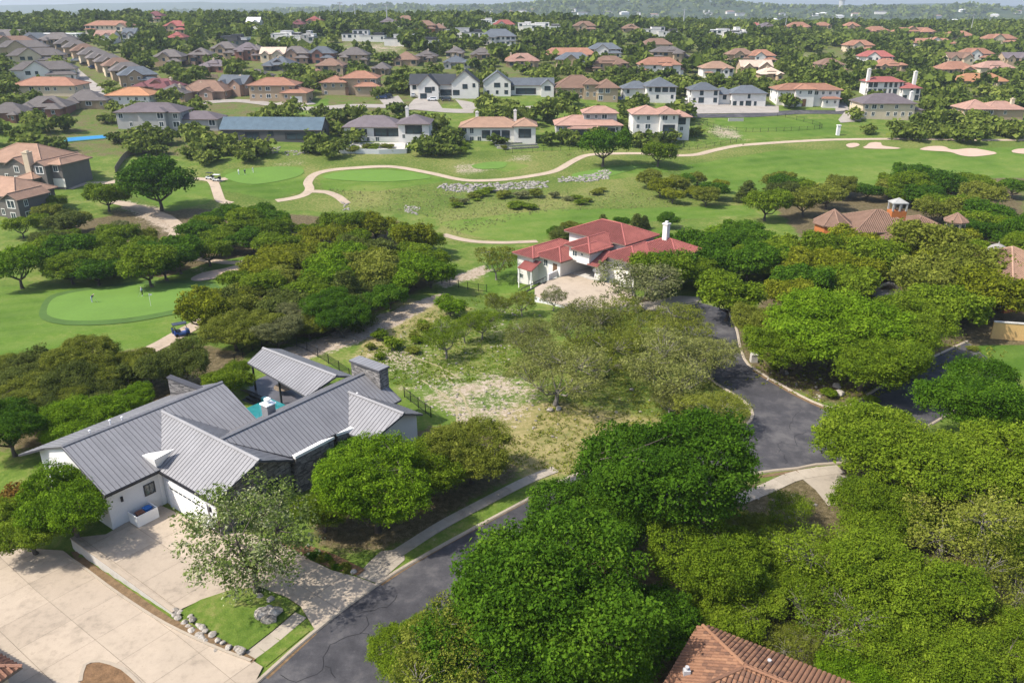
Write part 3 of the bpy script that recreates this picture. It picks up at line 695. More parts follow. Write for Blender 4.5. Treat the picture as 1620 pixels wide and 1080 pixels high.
T(395,858,200,'bloom','pale blossomed tree with forked trunk on the driveway island','bloom', ratio=1.0, name='tree')
T(112,795,150,'bright','green oak at the white corner of the grey house', ratio=1.05)
T(45,830,130,'mid','green oak over the upper end of the neighbour driveway', ratio=.9)
T(25,785,60,'rust','rusty orange shrub at the left edge','shrub', ratio=.8, name='shrub', cat='shrub')
T(130,655,120,'bright','bright green tree behind the ridge of the grey house', ratio=.85)
T(205,632,70,'bright','smaller bright green tree behind the grey roof', ratio=.9)
T(95,680,70,'bright','low bright green tree behind the left end of the grey roof', ratio=.8)
T(362,595,80,'mid','small green tree beside the pool terrace', ratio=.9)
T(318,488,88,'yellow','olive yellow tree beside the cart path and blue cart', ratio=1.05)
T(248,285,100,'dark','large round oak standing alone on the golf course', ratio=1.0)
T(167,305,62,'mid','green oak beside the curving cart path', ratio=1.0)
T(955,225,68,'dark','tall dark round oak on the far cart path', ratio=1.15)
T(1042,238,52,'mid','round oak right of the tall dark one on the far cart path', ratio=1.0)
T(680,425,72,'bright','vivid green rounded tree beside the iron fence', ratio=.9)
T(785,412,60,'olive','thin oak on the lawn beside the red roofed house','sparse', ratio=1.1)
T(25,415,85,'bright','bright yellow green tree at the left edge of the golf course', ratio=1.05)
T(1480,330,60,'olive','olive tree behind the far orange house turret', ratio=.9)
for a, b, w, k, lb in ((1312,388,80,'mid','green oak below the wall of the octagonal turret'),(1300,415,88,'yellow','golden oak left of the turret house'),(1352,384,82,'yellow','golden oak below the octagonal turret'),(1418,372,74,'olive','grey green oak hiding the tiled roof below the tall chimney'),(1395,400,92,'mid','green oak in front of the orange wall'),(1470,385,110,'olive','olive oak right of the tall chimney'),(1532,425,118,'olive','wide olive oak left of the right edge orange house'),(1455,440,105,'olive','olive oak above the side street'),(1270,440,88,'dark','dark oak left of the golden oaks'),(1575,462,104,'yellow','yellowish oak covering the right edge orange wall'),(1500,480,110,'mid','green oak above the ochre garden wall'),(1520,372,60,'yellow','golden oak below the slim turret'),(1345,445,80,'mid','green oak left of the fountain'),(1330,372,44,'mid','small green oak at the foot of the octagonal turret')):
    T(a, b, w, k, lb, ratio=.95)
T(1050,428,100,'mid','green oak hiding the right wing of the red roofed house', ratio=.95)
T(1108,392,80,'dark','dark oak behind the chimney end of the red roofed house', ratio=.95)
EXTRA = []
# ---- woods: individuals scattered over pixel regions
def wood(poly, n, wr, kinds, label, group, forms=(('oak', 1),), sep=.55, ratio=(.8, 1.05), seed=1, cat='tree', name='tree', lift=True, mass=False):
    r = random.Random(seed); xs_ = [p[0] for p in poly]; ys_ = [p[1] for p in poly]; got = 0; tries = 0; own = []
    while got < n and tries < n*60:
        tries += 1
        a, b = r.uniform(min(xs_), max(xs_)), r.uniform(min(ys_), max(ys_))
        if not inpoly(np.array([a]), np.array([b]), poly)[0]: continue
        wm = r.uniform(*wr); kd = r.choices([k for k, _ in kinds], [q for _, q in kinds])[0]
        fm = 'cedar' if kd == 'cedar' and r.random() < .6 else r.choices([k for k, _ in forms], [q for _, q in forms])[0]
        P = G(a, b, wm*.4 if lift else 0)
        if any((P.x-x)**2+(P.y-y)**2 < (sep*(wm/2+q))**2 for x, y, q in TREE_AT): continue
        if mass: EXTRA.append((P.x, P.y, wm/2)); TREE_AT.append((P.x, P.y, wm/2)); got += 1; continue
        lb = label.replace('#', {'dark': 'dark green', 'mid': 'mid green', 'olive': 'olive green', 'yellow': 'golden green', 'bright': 'bright green', 'cedar': 'dull dark green', 'grey': 'grey brown', 'rust': 'rusty'}[kd]).replace('@', {'cedar': 'cedar', 'sparse': 'thin oak'}.get(fm, 'oak' if name == 'tree' else 'shrub'))
        fx, fy = (a-min(xs_))/(max(xs_)-min(xs_)), (b-min(ys_))/(max(ys_)-min(ys_)); lb += ', '+('back' if fy < .5 else 'front')+' '+('left' if fx < .34 else 'middle' if fx < .67 else 'right')
        e = tree(P, wm*(.75 if fm == 'cedar' else 1), kd, lb, name, group, fm, r.uniform(*ratio)*(.8 if fm == 'cedar' else 1), cat=cat); got += 1
    return got
K_dark = (('dark', 5), ('mid', 3), ('olive', 2), ('cedar', 2))
wood([(60,400),(120,380),(180,395),(240,390),(300,400),(260,425),(180,430),(110,430)], 14, (7, 10), (('dark', 5), ('mid', 2)), '# @ in the row behind the putting green', 'oaks behind the putting green', seed=2)
wood([(110,345),(160,345),(200,360),(270,380),(290,395),(180,390),(80,385),(40,370)], 10, (5.5, 8.5), (('olive', 3), ('cedar', 3), ('mid', 2), ('grey', 2)), '# @ in the thicket below the apartments', 'thicket below the apartments', seed=3)
wood([(290,365),(340,340),(420,330),(470,345),(440,390),(380,400),(310,400)], 15, (6.5, 9.5), (('dark', 4), ('mid', 4)), '# @ in the wood right of the curving cart path', 'oaks right of the curving cart path', seed=4)
wood([(340,470),(380,430),(430,385),(490,360),(515,378),(470,430),(430,465),(370,490)], 15, (6, 8), (('yellow', 5), ('olive', 2), ('mid', 1)), '# @ on the golden left flank of the big wood', 'golden trees of the big wood', seed=6)
wood([(430,350),(560,340),(640,355),(690,365),(700,400),(650,440),(600,470),(520,470),(440,440),(420,400)], 26, (7, 10), (('dark', 2), ('mid', 6), ('cedar', 2), ('bright', 3), ('yellow', 2), ('olive', 1)), '# @ in the big wood below the cart path loop', 'big wood below the cart path loop', seed=5)
wood([(500,500),(540,450),(600,430),(650,432),(640,462),(590,480),(540,505)], 14, (5, 8), (('cedar', 4), ('dark', 3), ('olive', 2)), '# @ at the right tip of the big wood', 'right tip of the big wood', seed=27)
wood([(350,470),(420,455),(510,470),(520,500),(440,530),(370,530),(345,505)], 12, (6, 8.5), (('cedar', 2), ('olive', 5), ('yellow', 2), ('grey', 2)), '# @ at the lower edge of the big wood', 'lower edge of the big wood', seed=7)
wood([(0,585),(60,570),(150,558),(240,572),(300,580),(330,575),(250,600),(180,630),(100,640),(20,680),(0,690)], 20, (6, 8.5), (('cedar', 6), ('dark', 2), ('olive', 3)), '# @ in the thicket between putting green and grey house', 'thicket behind the grey house', seed=8)
wood([(860,375),(900,352),(960,345),(1020,350),(1080,345),(1075,352),(960,360),(880,382)], 13, (4, 6), (('cedar', 4), ('dark', 2), ('olive', 2)), '# @ in the hedge line behind the red roofed house', 'trees behind the red roofed house', seed=9)
wood([(1030,400),(1080,380),(1150,360),(1230,365),(1260,400),(1230,425),(1150,420),(1080,440),(1020,430)], 17, (7, 9.5), (('dark', 6), ('mid', 4), ('bright', 2)), '# @ in the grove right of the red roofed house', 'grove right of the red roofed house', seed=10)
wood([(1230,420),(1260,390),(1320,400),(1370,395),(1380,440),(1310,465),(1240,470)], 12, (6, 8.5), (('yellow', 4), ('olive', 3), ('mid', 2)), '# @ left of the stone fountain in front of the orange house', 'oaks in front of the orange house', seed=11)
wood([(1430,400),(1500,380),(1580,400),(1600,430),(1560,480),(1470,500),(1420,450)], 17, (6, 9), (('olive', 5), ('yellow', 3), ('mid', 3)), '# @ right of the stone fountain in front of the orange house', 'oaks right of the fountain', seed=12)
wood([(1180,300),(1230,285),(1280,300),(1350,280),(1450,275),(1560,285),(1620,290),(1620,350),(1540,340),(1440,320),(1300,320),(1200,335)], 28, (7.5, 11), (('dark', 4), ('mid', 3), ('olive', 4), ('cedar', 2)), '# @ in the belt between fairway and orange house', 'belt between fairway and orange house', seed=13)
wood([(1540,345),(1620,350),(1620,395),(1560,380),(1500,350)], 8, (6, 9), (('dark', 4), ('mid', 2), ('yellow', 1)), '# @ behind the slim turret at the right edge', 'trees behind the slim turret', seed=14)
wood([(990,290),(1040,270),(1100,280),(1150,295),(1140,315),(1060,312),(1000,305)], 12, (5, 7.5), (('olive', 4), ('yellow', 3), ('mid', 2), ('dark', 1)), '# @ in the clump between the two fairways', 'clump between the fairways', seed=15)
wood([(160,255),(230,235),(300,245),(330,225),(420,240),(400,262),(300,265),(260,255),(200,262)], 12, (5, 8), (('olive', 3), ('mid', 3), ('cedar', 2)), '# @ on the slope below the blue roofed house', 'trees below the blue roofed house', mass=True, seed=16, lift=False)
wood([(500,200),(545,190),(560,215),(530,235),(505,245),(485,235)], 8, (5, 8), (('mid', 3), ('dark', 3), ('olive', 2)), '# @ between the blue roof and the purple roof', 'trees beside the purple roofed house', mass=True, seed=17)
wood([(660,205),(730,195),(740,225),(690,240),(655,232)], 8, (6, 9), (('mid', 3), ('olive', 3), ('dark', 1)), '# @ between the purple roof and the arched cream house', 'trees beside the arched cream house', mass=True, seed=18)
wood([(530,236),(740,234),(830,238),(740,244),(540,246)], 14, (2.5, 4.5), (('olive', 3), ('mid', 3)), '# @ in the hedge below the white terrace', 'hedge below the white terrace', forms=(('shrub', 1),), seed=19, cat='shrub', name='shrub', lift=False)
wood([(1450,185),(1500,180),(1620,188),(1620,212),(1500,212),(1385,206)], 14, (7, 11), (('olive', 4), ('dark', 3), ('mid', 2)), '# @ in the grove in front of the pink roofed house', 'grove by the pink roofed house', mass=True, seed=20)
wood([(850,215),(880,200),(1090,205),(1120,225),(1060,232),(870,232)], 10, (5, 7), (('mid', 3), ('olive', 3), ('dark', 2)), '# @ in the yards behind the far cart path', 'yard trees behind the far cart path', mass=True, seed=21, lift=False)
wood([(30,345),(90,330),(120,345),(70,370),(0,390),(0,365)], 5, (4, 7), (('olive', 3), ('mid', 3)), '# @ beside the lower apartment house', 'trees beside the lower apartments', seed=22, lift=False)
# shrubs in the rough and on the lot
wood([(700,320),(780,300),(960,300),(980,320),(850,332),(720,340)], 26, (1.6, 5.0), (('olive', 3), ('mid', 2), ('grey', 2)), '# @ in the rough below the rock edging', 'shrubs in the golf rough', forms=(('shrub', 1),), sep=.35, ratio=(.45, .8), seed=23, cat='shrub', name='shrub', lift=False)
wood([(560,560),(600,525),(660,505),(690,520),(660,560),(600,575)], 9, (1.5, 3), (('mid', 3), ('olive', 1)), '# @ on the rocky lot behind the grey house', 'shrubs on the rocky lot', forms=(('shrub', 1),), sep=.8, ratio=(.6, .9), seed=24, cat='shrub', name='shrub', lift=False)
wood([(490,880),(520,880),(560,905),(545,905),(500,890)], 8, (.7, 1.3), (('dark', 2), ('olive', 2)), '# @ in the mulched entry bed beside the driveway', 'shrubs in the entry bed', forms=(('shrub', 1),), sep=.7, ratio=(.6, .8), seed=25, cat='shrub', name='shrub', lift=False)
wood([(1180,595),(1320,640),(1460,640),(1560,560),(1400,500),(1200,540)], 10, (1.2, 2.4), (('olive', 2), ('mid', 1)), '# @ under the oaks beside the cul-de-sac', 'undershrubs by the cul-de-sac', forms=(('shrub', 1),), sep=.3, ratio=(.5, .7), seed=26, cat='shrub', name='shrub', lift=False)
# ---------------------------------------------------------------- houses
def roofmat(name, c, course=.34, bumpd=.05, var=.22):
    t = NT('roof_'+name); c0 = t.co()
    sx = t.n('SeparateXYZ'); t.set(sx.inputs[0], c0)
    w = t.math('FRACT', t.math('DIVIDE', sx.outputs[2], course*.42))
    xy = t.math('ADD', t.math('MULTIPLY', sx.outputs[0], 1.0), t.math('MULTIPLY', sx.outputs[1], 1.0))
    r = t.math('SINE', t.math('MULTIPLY', xy, 2*math.pi/course*.8))
    n1 = t.noise(.5, 4, .65); n2 = t.noise(5., 3, .7); rnd = t.n('ObjectInfo').outputs['Random']
    f = t.math('ADD', t.math('MULTIPLY', n1, .5), t.math('MULTIPLY', n2, .5))
    col = t.ramp(f, (.32, mul(c, 1-var*1.3)), (.52, c), (.7, mul(c, 1+var*1.2)))
    col = t.mix(t.math('MULTIPLY', t.math('LESS_THAN', w, .18), .35), col, mul(c, .45))
    hs = t.n('HueSaturation'); t.set(hs.inputs['Color'], col); t.set(hs.inputs['Value'], t.math('ADD', .88, t.math('MULTIPLY', rnd, .24)))
    h = t.math('ADD', t.math('MULTIPLY', w, .6), t.math('MULTIPLY', r, .2))
    return t.pbr(hs.outputs[0], .85, .2, 0, t.bump(h, bumpd, .7))
RC = {'terra': (.28,.145,.098), 'pink': (.32,.195,.155), 'red': (.265,.088,.078), 'grey': (.125,.112,.108), 'purple': (.135,.115,.125), 'dark': (.045,.05,.058), 'brown': (.19,.12,.088), 'tan': (.30,.19,.135), 'blue': (.085,.125,.16),
      'orange': (.36,.18,.095), 'maroon': (.14,.055,.06), 'slate': (.10,.115,.135), 'white': (.68,.68,.68), 'pale': (.5,.4,.32)}
RM = {k: roofmat(k, v) for k, v in RC.items()}
for k in ('red', 'brown', 'tan', 'terra'): RM[k+'_shaded'] = plain('roof_'+k+'_pan_shade', mul(RC[k], .42), .9, .25, 1.0, .02)  # darkened roof colour between the tile rows: painted shade that brings out relief
WC = {'white': (.62,.60,.57), 'cream': (.5,.42,.31), 'tan': (.36,.27,.18), 'stone': (.36,.28,.19), 'grey': (.36,.35,.34), 'brick': (.24,.12,.09), 'dark': (.085,.085,.088), 'siding': (.135,.125,.115), 'orange': (.36,.125,.04), 'pinkw': (.62,.5,.42), 'mix': (.30,.2,.15)}
WM = {k: plain('wall_'+k, v, .9, .1, .5, .01, 4) for k, v in WC.items()}
def glass(name='window_glass', c=(.03,.045,.055)):
    t = NT(name); n = t.noise(.8, 2); return t.pbr(t.ramp(n, (.35, mul(c, .6)), (.65, mul(c, 1.7))), .08, .6)
M['glass'] = glass(); M['frame'] = plain('window_frame', (.7,.69,.66), .6, .06); M['dframe'] = plain('dark_frame', (.03,.03,.035), .5, .1)
M['gdoor'] = plain('garage_door', (.66,.63,.58), .6, .06); M['bdoor'] = plain('wood_door', (.13,.075,.045), .6, .2); M['trim'] = plain('white_trim', (.78,.77,.75), .7, .05)
M['fascia'] = plain('fascia', (.16,.12,.10), .8, .15); M['cap'] = {k: plain('ridge_cap_'+k, mul(v, 1.25), .85, .2) for k, v in RC.items()}
fr = MB(); t_ = .09
fr.box(-.5, -.5+t_, -.06, .04, -.5, .5).box(.5-t_, .5, -.06, .04, -.5, .5).box(-.5+t_, .5-t_, -.06, .04, .5-t_, .5).box(-.5+t_, .5-t_, -.06, .04, -.5, -.5+t_).box(-.025, .025, -.05, .03, -.5+t_, .5-t_)
WF = {'l': fr.me('window_frame', M['frame']), 'd': mesh('window_frame_dark', fr.V, fr.F, M['dframe'])}
pn = MB(); pn.box(-.47, .47, -.03, .02, -.47, .47); WP = pn.me('pane', M['glass'])
sw = MB(); sw.box(-.5, .5, -.05, .02, -.5, .5); WS = sw.me('window', M['glass'])
gd = MB(); gd.box(-.5, .5, -.02, .03, 0, 1)
for k in range(1, 4): gd.box(-.49, .49, -.045, -.02, k*.25-.235, k*.25-.02)
GD = gd.me('garage_door', M['gdoor']); DD = mesh('door', gd.V, gd.F, M['bdoor'])
def window(root, x, y, z, w, h, ang, frame='l', detail=True):
    """window centred at a wall point, facing direction ang (0 = local -y)"""
    if detail:
        o = obj('window', WF[frame], root, (x, y, z), ang, (w, 1, h)); obj('pane', WP, o)
    else: o = obj('window', WS, root, (x, y, z), ang, (w, 1, h))
    return o
def hip_roof(x0, x1, y0, y1, h, p, o=.5, rt='hip'):
    """slab-like hip or gable roof; returns (V, F, lines)"""
    x0 -= o; x1 += o; y0 -= o; y1 += o; z0 = h-o*p; zt = z0+.02; L, D = x1-x0, y1-y0
    B = [(x0,y0),(x1,y0),(x1,y1),(x0,y1)]
    if rt == 'hip': ins = 1.0
    else: ins = 0.0
    alongx = (L >= D) if rt == 'hip' else rt == 'gx'
    if alongx:
        k = D/2; r = [(x0+k*ins, (y0+y1)/2, zt+p*k), (x1-k*ins, (y0+y1)/2, zt+p*k)]
        Fc = [(0,1,9,8), (2,3,8,9), (1,2,9), (3,0,8)]; ln = [(0,8),(3,8),(8,9),(1,9),(2,9)]
    else:
        k = L/2; r = [((x0+x1)/2, y0+k*ins, zt+p*k), ((x0+x1)/2, y1-k*ins, zt+p*k)]
        Fc = [(1,2,9,8), (3,0,8,9), (0,1,8), (2,3,9)]; ln = [(0,8),(1,8),(8,9),(2,9),(3,9)]
    V = [(a,b,zt) for a, b in B]+[(a,b,zt-.22) for a, b in B]+r
    Fs = [(7,6,5,4),(4,5,1,0),(5,6,2,1),(6,7,3,2),(7,4,0,3)]
    if rt != 'hip': ln = [(8, 9)]
    return V, Fc, Fs, [(V[a], V[b]) for a, b in ln]
HOUSES = []
def face_frame(P):
    P = [Vector(p) for p in P]; n = (P[1]-P[0]).cross(P[2]-P[0])
    if len(P) > 3 and n.length < 1e-5: n = (P[2]-P[0]).cross(P[3]-P[0])
    n.normalize()
    if n.z < 0: n = -n
    e = Vector((0, 0, 1)).cross(n); e = e.normalized() if e.length > 1e-4 else Vector((1, 0, 0)); sl = n.cross(e)   # e along the eave, sl up the slope
    return n, e, sl
def tile_ribs(parent, faces, mat, sp=.42, hgt=.12):
    mb = MB()
    for P in faces:
        n, e, sl = face_frame(P); o = Vector(P[0]); Q = [np.array(((Vector(p)-o).dot(e), (Vector(p)-o).dot(sl))) for p in P]
        for p in inset_cut(Q, (0, 0), 0, sp, 1000., .0):
            ys_ = [q[1] for q in p]; xc = sum(q[0] for q in p)/len(p); y0, y1 = min(ys_), max(ys_)
            if y1-y0 < .2: continue
            f = lambda x, y, z: o+e*x+sl*y+n*z
            mb.add([f(xc-.13, y0, 0), f(xc, y0, hgt), f(xc+.13, y0, 0), f(xc-.13, y1-.06, 0), f(xc, y1-.06, hgt), f(xc+.13, y1-.06, 0)], [(0,1,4,3), (1,2,5,4), (0,2,1)])
    o = mb.build('tile_rows', mat, parent); o['kind'] = 'stuff'; return o
def house(cx, by, label, wings, roof, wall, rot=0., win=(1.3, 1.5, 3.0), frame='l', chim=(), garage=(), doors=(), group=None, name='house', pitch=.5, base=None, z0=None, wx=1.0, sides=(0, 1, 3), nowin=(), cat='house', caps=None, metric=False, nowall=(), ribs=False, open_=()):
    """wings: (x0,x1 in photo px about cx, y0,y1 m, eave h m, roof type[, pitch]); base px = front foot"""
    P = base or G(cx, by); s = mpp(P); wx = 1/s if metric else wx; dist = math.hypot(P.x, P.y)
    root = empty(name, P if z0 is None else (P.x, P.y, z0), math.radians(rot)+math.atan2(-P.x, P.y)*0.0)
    det = dist < 420; R = random.Random(int(cx*7+by*13))
    Wm = [(a*s*wx, b*s*wx, c, d, h, rt, *(q or ())) for a, b, c, d, h, rt, *q in wings]
    for i, (x0, x1, y0, y1, h, rt, *q) in enumerate(Wm):
        p = q[0] if q else pitch; wl = q[1] if len(q) > 1 else wall; rf = (q[2] if len(q) > 2 else None) or roof; zb = q[3] if len(q) > 3 else -4; wl = wl or wall
        h += .013*i; mb = MB()
        if rt in ('gx', 'gy'):
            k = (y1-y0)/2 if rt == 'gx' else (x1-x0)/2; zt = h+p*k-.08
            prof = [(-k, -4), (k, -4), (k, h-.08), (0, zt), (-k, h-.08)]
            n = 5
            if rt == 'gx': V = [(x0, (y0+y1)/2+a, z) for a, z in prof]+[(x1, (y0+y1)/2+a, z) for a, z in prof]; sg = 1
            else: V = [((x0+x1)/2-a, y0, z) for a, z in prof]+[((x0+x1)/2-a, y1, z) for a, z in prof]; sg = 1
            Fc = [tuple(range(5))[::-1], tuple(range(5, 10))]+[(j, (j+1)%5, 5+(j+1)%5, 5+j) for j in range(5)]
            mb.add(V, Fc)
        elif rt == 'flat': mb.box(x0, x1, y0, y1, zb, h)
        else: mb.box(x0, x1, y0, y1, zb, h)
        if i not in nowall: mb.build('wall', WM[wl], root)
        if rt == 'flat':
            r = MB(); r.box(x0-.15, x1+.15, y0-.15, y1+.15, h+.001, h+.22, 0); r.box(x0+.1, x1-.1, y0+.1, y1-.1, h+.22, h+.26, 1); r.build('roof', [WM[wl] if R.random() < .6 else M['dframe'], RM[rf]], root)
        else:
            V, Fc, Fs, ln = hip_roof(x0, x1, y0, y1, h+(.25 if rt == 'hip' else .12), p, .75 if rt == 'hip' else .45, rt)
            if rt != 'hip':      # two sloping slabs, open at the gable ends
                Fc = Fc[:2]; V = V+[(a, b, c-.2) for a, b, c in V[8:10]]; al = rt == 'gx'
                Fs = [(4,5,11,10), (6,7,10,11), (0,4,5,1), (2,6,7,3), (0,8,10,4), (3,7,10,8), (1,5,11,9), (2,9,11,6)] if al else [(5,6,11,10), (7,4,10,11), (1,5,6,2), (3,7,4,0), (0,4,10,8), (1,8,10,5), (2,6,11,9), (3,9,11,7)]
                Fs = [f[::-1] for f in Fs[:2]]+Fs[2:]
            r = MB(); r.add(V, Fc, 0); r.F += Fs; r.M += [1]*len(Fs); ro = r.build('roof', [RM[rf], M['fascia']], root)
            if ribs: ro.data.materials[0] = RM.get(rf+'_shaded', RM[rf]); tile_ribs(ro, [[V[j] for j in f] for f in Fc], RM[rf])
            if det and (caps if caps is not None else roof in ('terra', 'pink', 'red', 'orange', 'tan', 'brown')):
                c = MB()
                for a, b in ln: c.tube([Vector(a)+Vector((0,0,.03)), Vector(b)+Vector((0,0,.03))], .14, 5)
                c.build('ridge_cap', M['cap'][rf], ro)
        # windows on front and sides
        nst = max(1, int(round(h/3.1)))
        if i in nowin: continue
        for side in sides:
            ln_ = (x1-x0) if side in (0, 2) else (y1-y0)
            ww, wh, sp = win
            n = int(ln_/sp)
            if n < 1 and ln_ > ww+.6: n = 1
            for st in range(nst):
                zc = h-(nst-st)*3.0+1.65 if h > 2.9 else h*.5
                if zc < .6: continue
                for k in range(n):
                    t = (k+.5)/n
                    if n > 2 and R.random() < .15: continue
                    if side == 0: x, y, ang, ox, oy = x0+t*(x1-x0), y0, 0, 0, -.4
                    elif side == 1: x, y, ang, ox, oy = x1, y0+t*(y1-y0), math.pi/2, .4, 0
                    elif side == 3: x, y, ang, ox, oy = x0, y0+t*(y1-y0), -math.pi/2, -.4, 0
                    else: x, y, ang, ox, oy = x0+t*(x1-x0), y1, math.pi, 0, .4
                    if any(a-.6 < x+ox < b+.6 and c-.6 < y+oy < d+.6 and zc < hh+.8 for j, (a, b, c, d, hh, *_) in enumerate(Wm) if j != i): continue
                    if side == 0 and any(abs(x-g*s*wx) < gw/2+ww/2 and zc < gh+.8 for g, gw, gh, gy in [(g[0], g[1], g[2], 0) for g in tuple(garage)+tuple(doors)]): continue
                    if side != 0 and k % 2: continue
                    if n > 1 and R.random() < .22: continue
                    q_ = R.random(); w2, h2 = (ww*.7, wh*.9) if q_ < .3 else (ww, wh) if q_ < .72 else (min(ww*1.7, sp*.8), min(wh*1.15, 2.3))
                    if any(abs(x-g[0]*s*wx) < g[1]/2+w2/2 and side == 0 and abs(zc-g[4]) < g[2]/2+h2/2 for g in open_): continue
                    window(root, x, y, zc, w2, h2, ang, frame, det)
    for g in open_: window(root, g[0]*s*wx, g[3]-.01, g[4], g[1], g[2], 0, 'd', True)
    for g in garage: obj('garage_door', GD, root, (g[0]*s*wx, g[3]-.02, 0), 0, (g[1], 1, g[2]))
    for g in doors: obj('door', DD, root, (g[0]*s*wx, g[3]-.02, 0), 0, (g[1], 1, g[2]))
    for c in chim:
        m = MB(); a, b, hh, w = c[0]*s*wx, c[1], c[2], c[3]
        m.box(a-w/2, a+w/2, b-w/2, b+w/2, 0, hh); m.box(a-w/2-.12, a+w/2+.12, b-w/2-.12, b+w/2+.12, hh, hh+.22); m.box(a-w/4, a+w/4, b-w/4, b+w/4, hh+.22, hh+.6)
        m.build('chimney', WM[c[4] if len(c) > 4 else wall], root)
    tag(root, label, cat, group)
    top = max(w[4] for w in Wm)+3
    hw = [w[0] for w in wings]+[w[1] for w in wings]
    HOUSES.append((cx+min(hw), cx+max(hw), by-top/s*.95, by, P.y, P.x, max(abs(min(hw)), abs(max(hw)))*s))
    return root
# ---- the row facing the golf course and the houses just behind
house(612,225,'white house with purple grey hip roof above a white walled terrace', [(-66,22,0,13,5.4,'hip',.45),(20,68,-1.5,11,6.6,'hip',.42)], 'purple','white', win=(1.5,1.8,3.2), chim=[(30,8,11,1.1)], open_=[(-8,5.2,2.8,0,3.4),(11,4.8,2.8,0,3.4),(44,6,3,-1.5,4.6),(-40,4.4,1.9,0,3.6)])
house(787,224,'cream house with terracotta roof and arched windows above stone terraces', [(-58,36,0,12,5.2,'hip',.42),(26,60,-1.8,9,5.8,'hip',.45)], 'tan','white', win=(1.6,2.2,2.6), chim=[(-33,7,9.5,1.1),(28,8,10,1.1)], open_=[(-18,3,2.8,0,2.6),(-2,3,2.8,0,2.6),(13,3,2.8,0,2.6),(43,4.6,3.2,-1.8,3.2)])
house(930,218,'grey house with two tier terracotta roof above the far cart path', [(-50,52,0,13,4.6,'hip',.4),(-6,46,3.5,12,8.6,'hip',.42),(-30,20,-2.2,2,3.6,'hip',.3)], 'pink','grey', win=(1.6,1.7,2.8), open_=[(8,3.4,2.4,-2.2,1.8),(-12,3.4,2.4,-2.2,1.8),(32,5,2.6,0,2.2)])
house(1045,223,'tall white three storey house with terracotta roof and loggias', [(-45,2,0,12,9.6,'hip',.4),(-4,24,-1.8,11,9.9,'hip',.42),(20,45,1,12,8.6,'hip',.4)], 'pink','white', win=(1.3,1.7,3.2), open_=[(10,4.4,2.6,-1.8,4.8),(-26,5,2.4,0,1.8),(32,3,2.4,1,7)])
house(436,161,'terracotta roofed tan house with brown garage wing', [(-40,32,0,12,6.6,'hip',.4),(14,52,-3,9,3.8,'hip',.35)], 'terra','tan', garage=[(36,5,2.4,-3)], win=(1.2,1.5,2.8))
house(557,150,'stone villa with terracotta roofs and a round headed door', [(-16,40,0,12,7,'hip',.4),(-46,-8,-2,10,5.4,'hip',.4),(8,44,-3.5,4,3.8,'hip',.4)], 'terra','stone', doors=[(-6,1.6,3.4,-2.02)])
house(703,156,'white farmhouse with dark roofs and two steep front gables', [(-55,16,3,13,5.8,'gx',.75),(-40,-8,-2.5,7,5.6,'gy',.95),(12,54,0,12,6.8,'gy',.8)], 'dark','white', win=(1.7,1.9,3.6), frame='d', garage=[(-46,4.5,2.4,2.98)], open_=[(2,5,2.6,3,2.2),(-24,3,2.4,-2.5,3.8),(33,2.2,2,0,5)])
house(820,153,'white gabled house with grey roof and wide dark glazing', [(-16,56,3,12,4.6,'gx',.6),(-55,-12,0,11,6.2,'gy',.7),(36,56,0,10,4.8,'gy',.8)], 'slate','white', win=(1.6,1.7,3.6), frame='d', open_=[(12,9,2.6,3,2)])
house(926,159,'large brown stone house with steep brown tiled hips', [(-46,22,3,17,5.2,'hip',.62),(18,50,-2,10,5.6,'hip',.6),(-2,20,1,8,6.8,'hip',.6)], 'brown','stone', win=(1.2,1.9,2.8))
house(1027,161,'white house with dark blue grey hips beside a pale forecourt', [(-40,4,3,13,5.4,'hip',.5),(-6,40,-2,11,6.6,'hip',.5)], 'slate','white', win=(1.6,1.8,3.2), frame='d')
house(1150,167,'long white house with dark hips and a wide pale forecourt', [(-58,-14,0,10,6.6,'hip',.5),(-20,14,2,11,4.6,'hip',.5),(6,60,-.5,10,5.2,'hip',.5)], 'slate','white', win=(1.6,2.0,3.0), frame='d')
house(1278,168,'white two storey villa with terracotta roof and low porch roofs', [(-50,49,0,11,6.9,'hip',.36),(-24,6,-1.6,8,7.3,'hip',.36),(-40,-20,-2.4,.5,3.3,'hip',.3),(20,45,-2.4,.5,3.3,'hip',.3)], 'terra','white', doors=[(-9,1.8,3.2,-1.62)], win=(1.3,1.6,2.9))
house(1418,190,'cream house with dark grey hip roof and white chimney beside the golf course', [(-56,26,0,14,6.8,'hip',.45),(20,44,3,13,3.8,'hip',.4)], 'purple','cream', chim=[(22,3,11,1.2,'white')], win=(1.5,1.8,2.8))
house(1412,157,'white villa with red tile roof, arches and tall white chimneys', [(-38,18,3,12,7.6,'hip',.4),(14,42,0,9,5,'hip',.45)], 'red','white', chim=[(-37,5,13,1.4,'white'),(34,3,12,1.4,'white')], win=(1.4,2.4,2.4))
house(1566,190,'low house with pale pink tile roof at the right edge', [(-40,4,0,12,4.6,'hip',.5),(-4,56,2,14,4.2,'hip',.42)], 'pink','tan', chim=[(42,6,8,1.4,'cream')])
house(430,224,'long house with blue grey standing seam metal roof', [(-80,80,0,11,4.2,'gx',.62)], 'blue','dark', open_=[(40,8,2.4,0,1.9),(-30,5,2.6,0,1.9)], win=(2.6,2.2,6), frame='d', caps=False, rot=-2)
house(256,207,'large grey stucco house with purple grey hip roofs', [(-68,32,0,12,6.6,'hip',.42),(22,86,2,12,3.9,'hip',.42),(-30,12,-2,4,6.9,'hip',.4)], 'purple','grey', win=(1.8,1.9,3.2))
house(70,152,'long tan house with orange terracotta hip roof', [(-48,50,0,13,4.2,'hip',.4)], 'terra','cream')
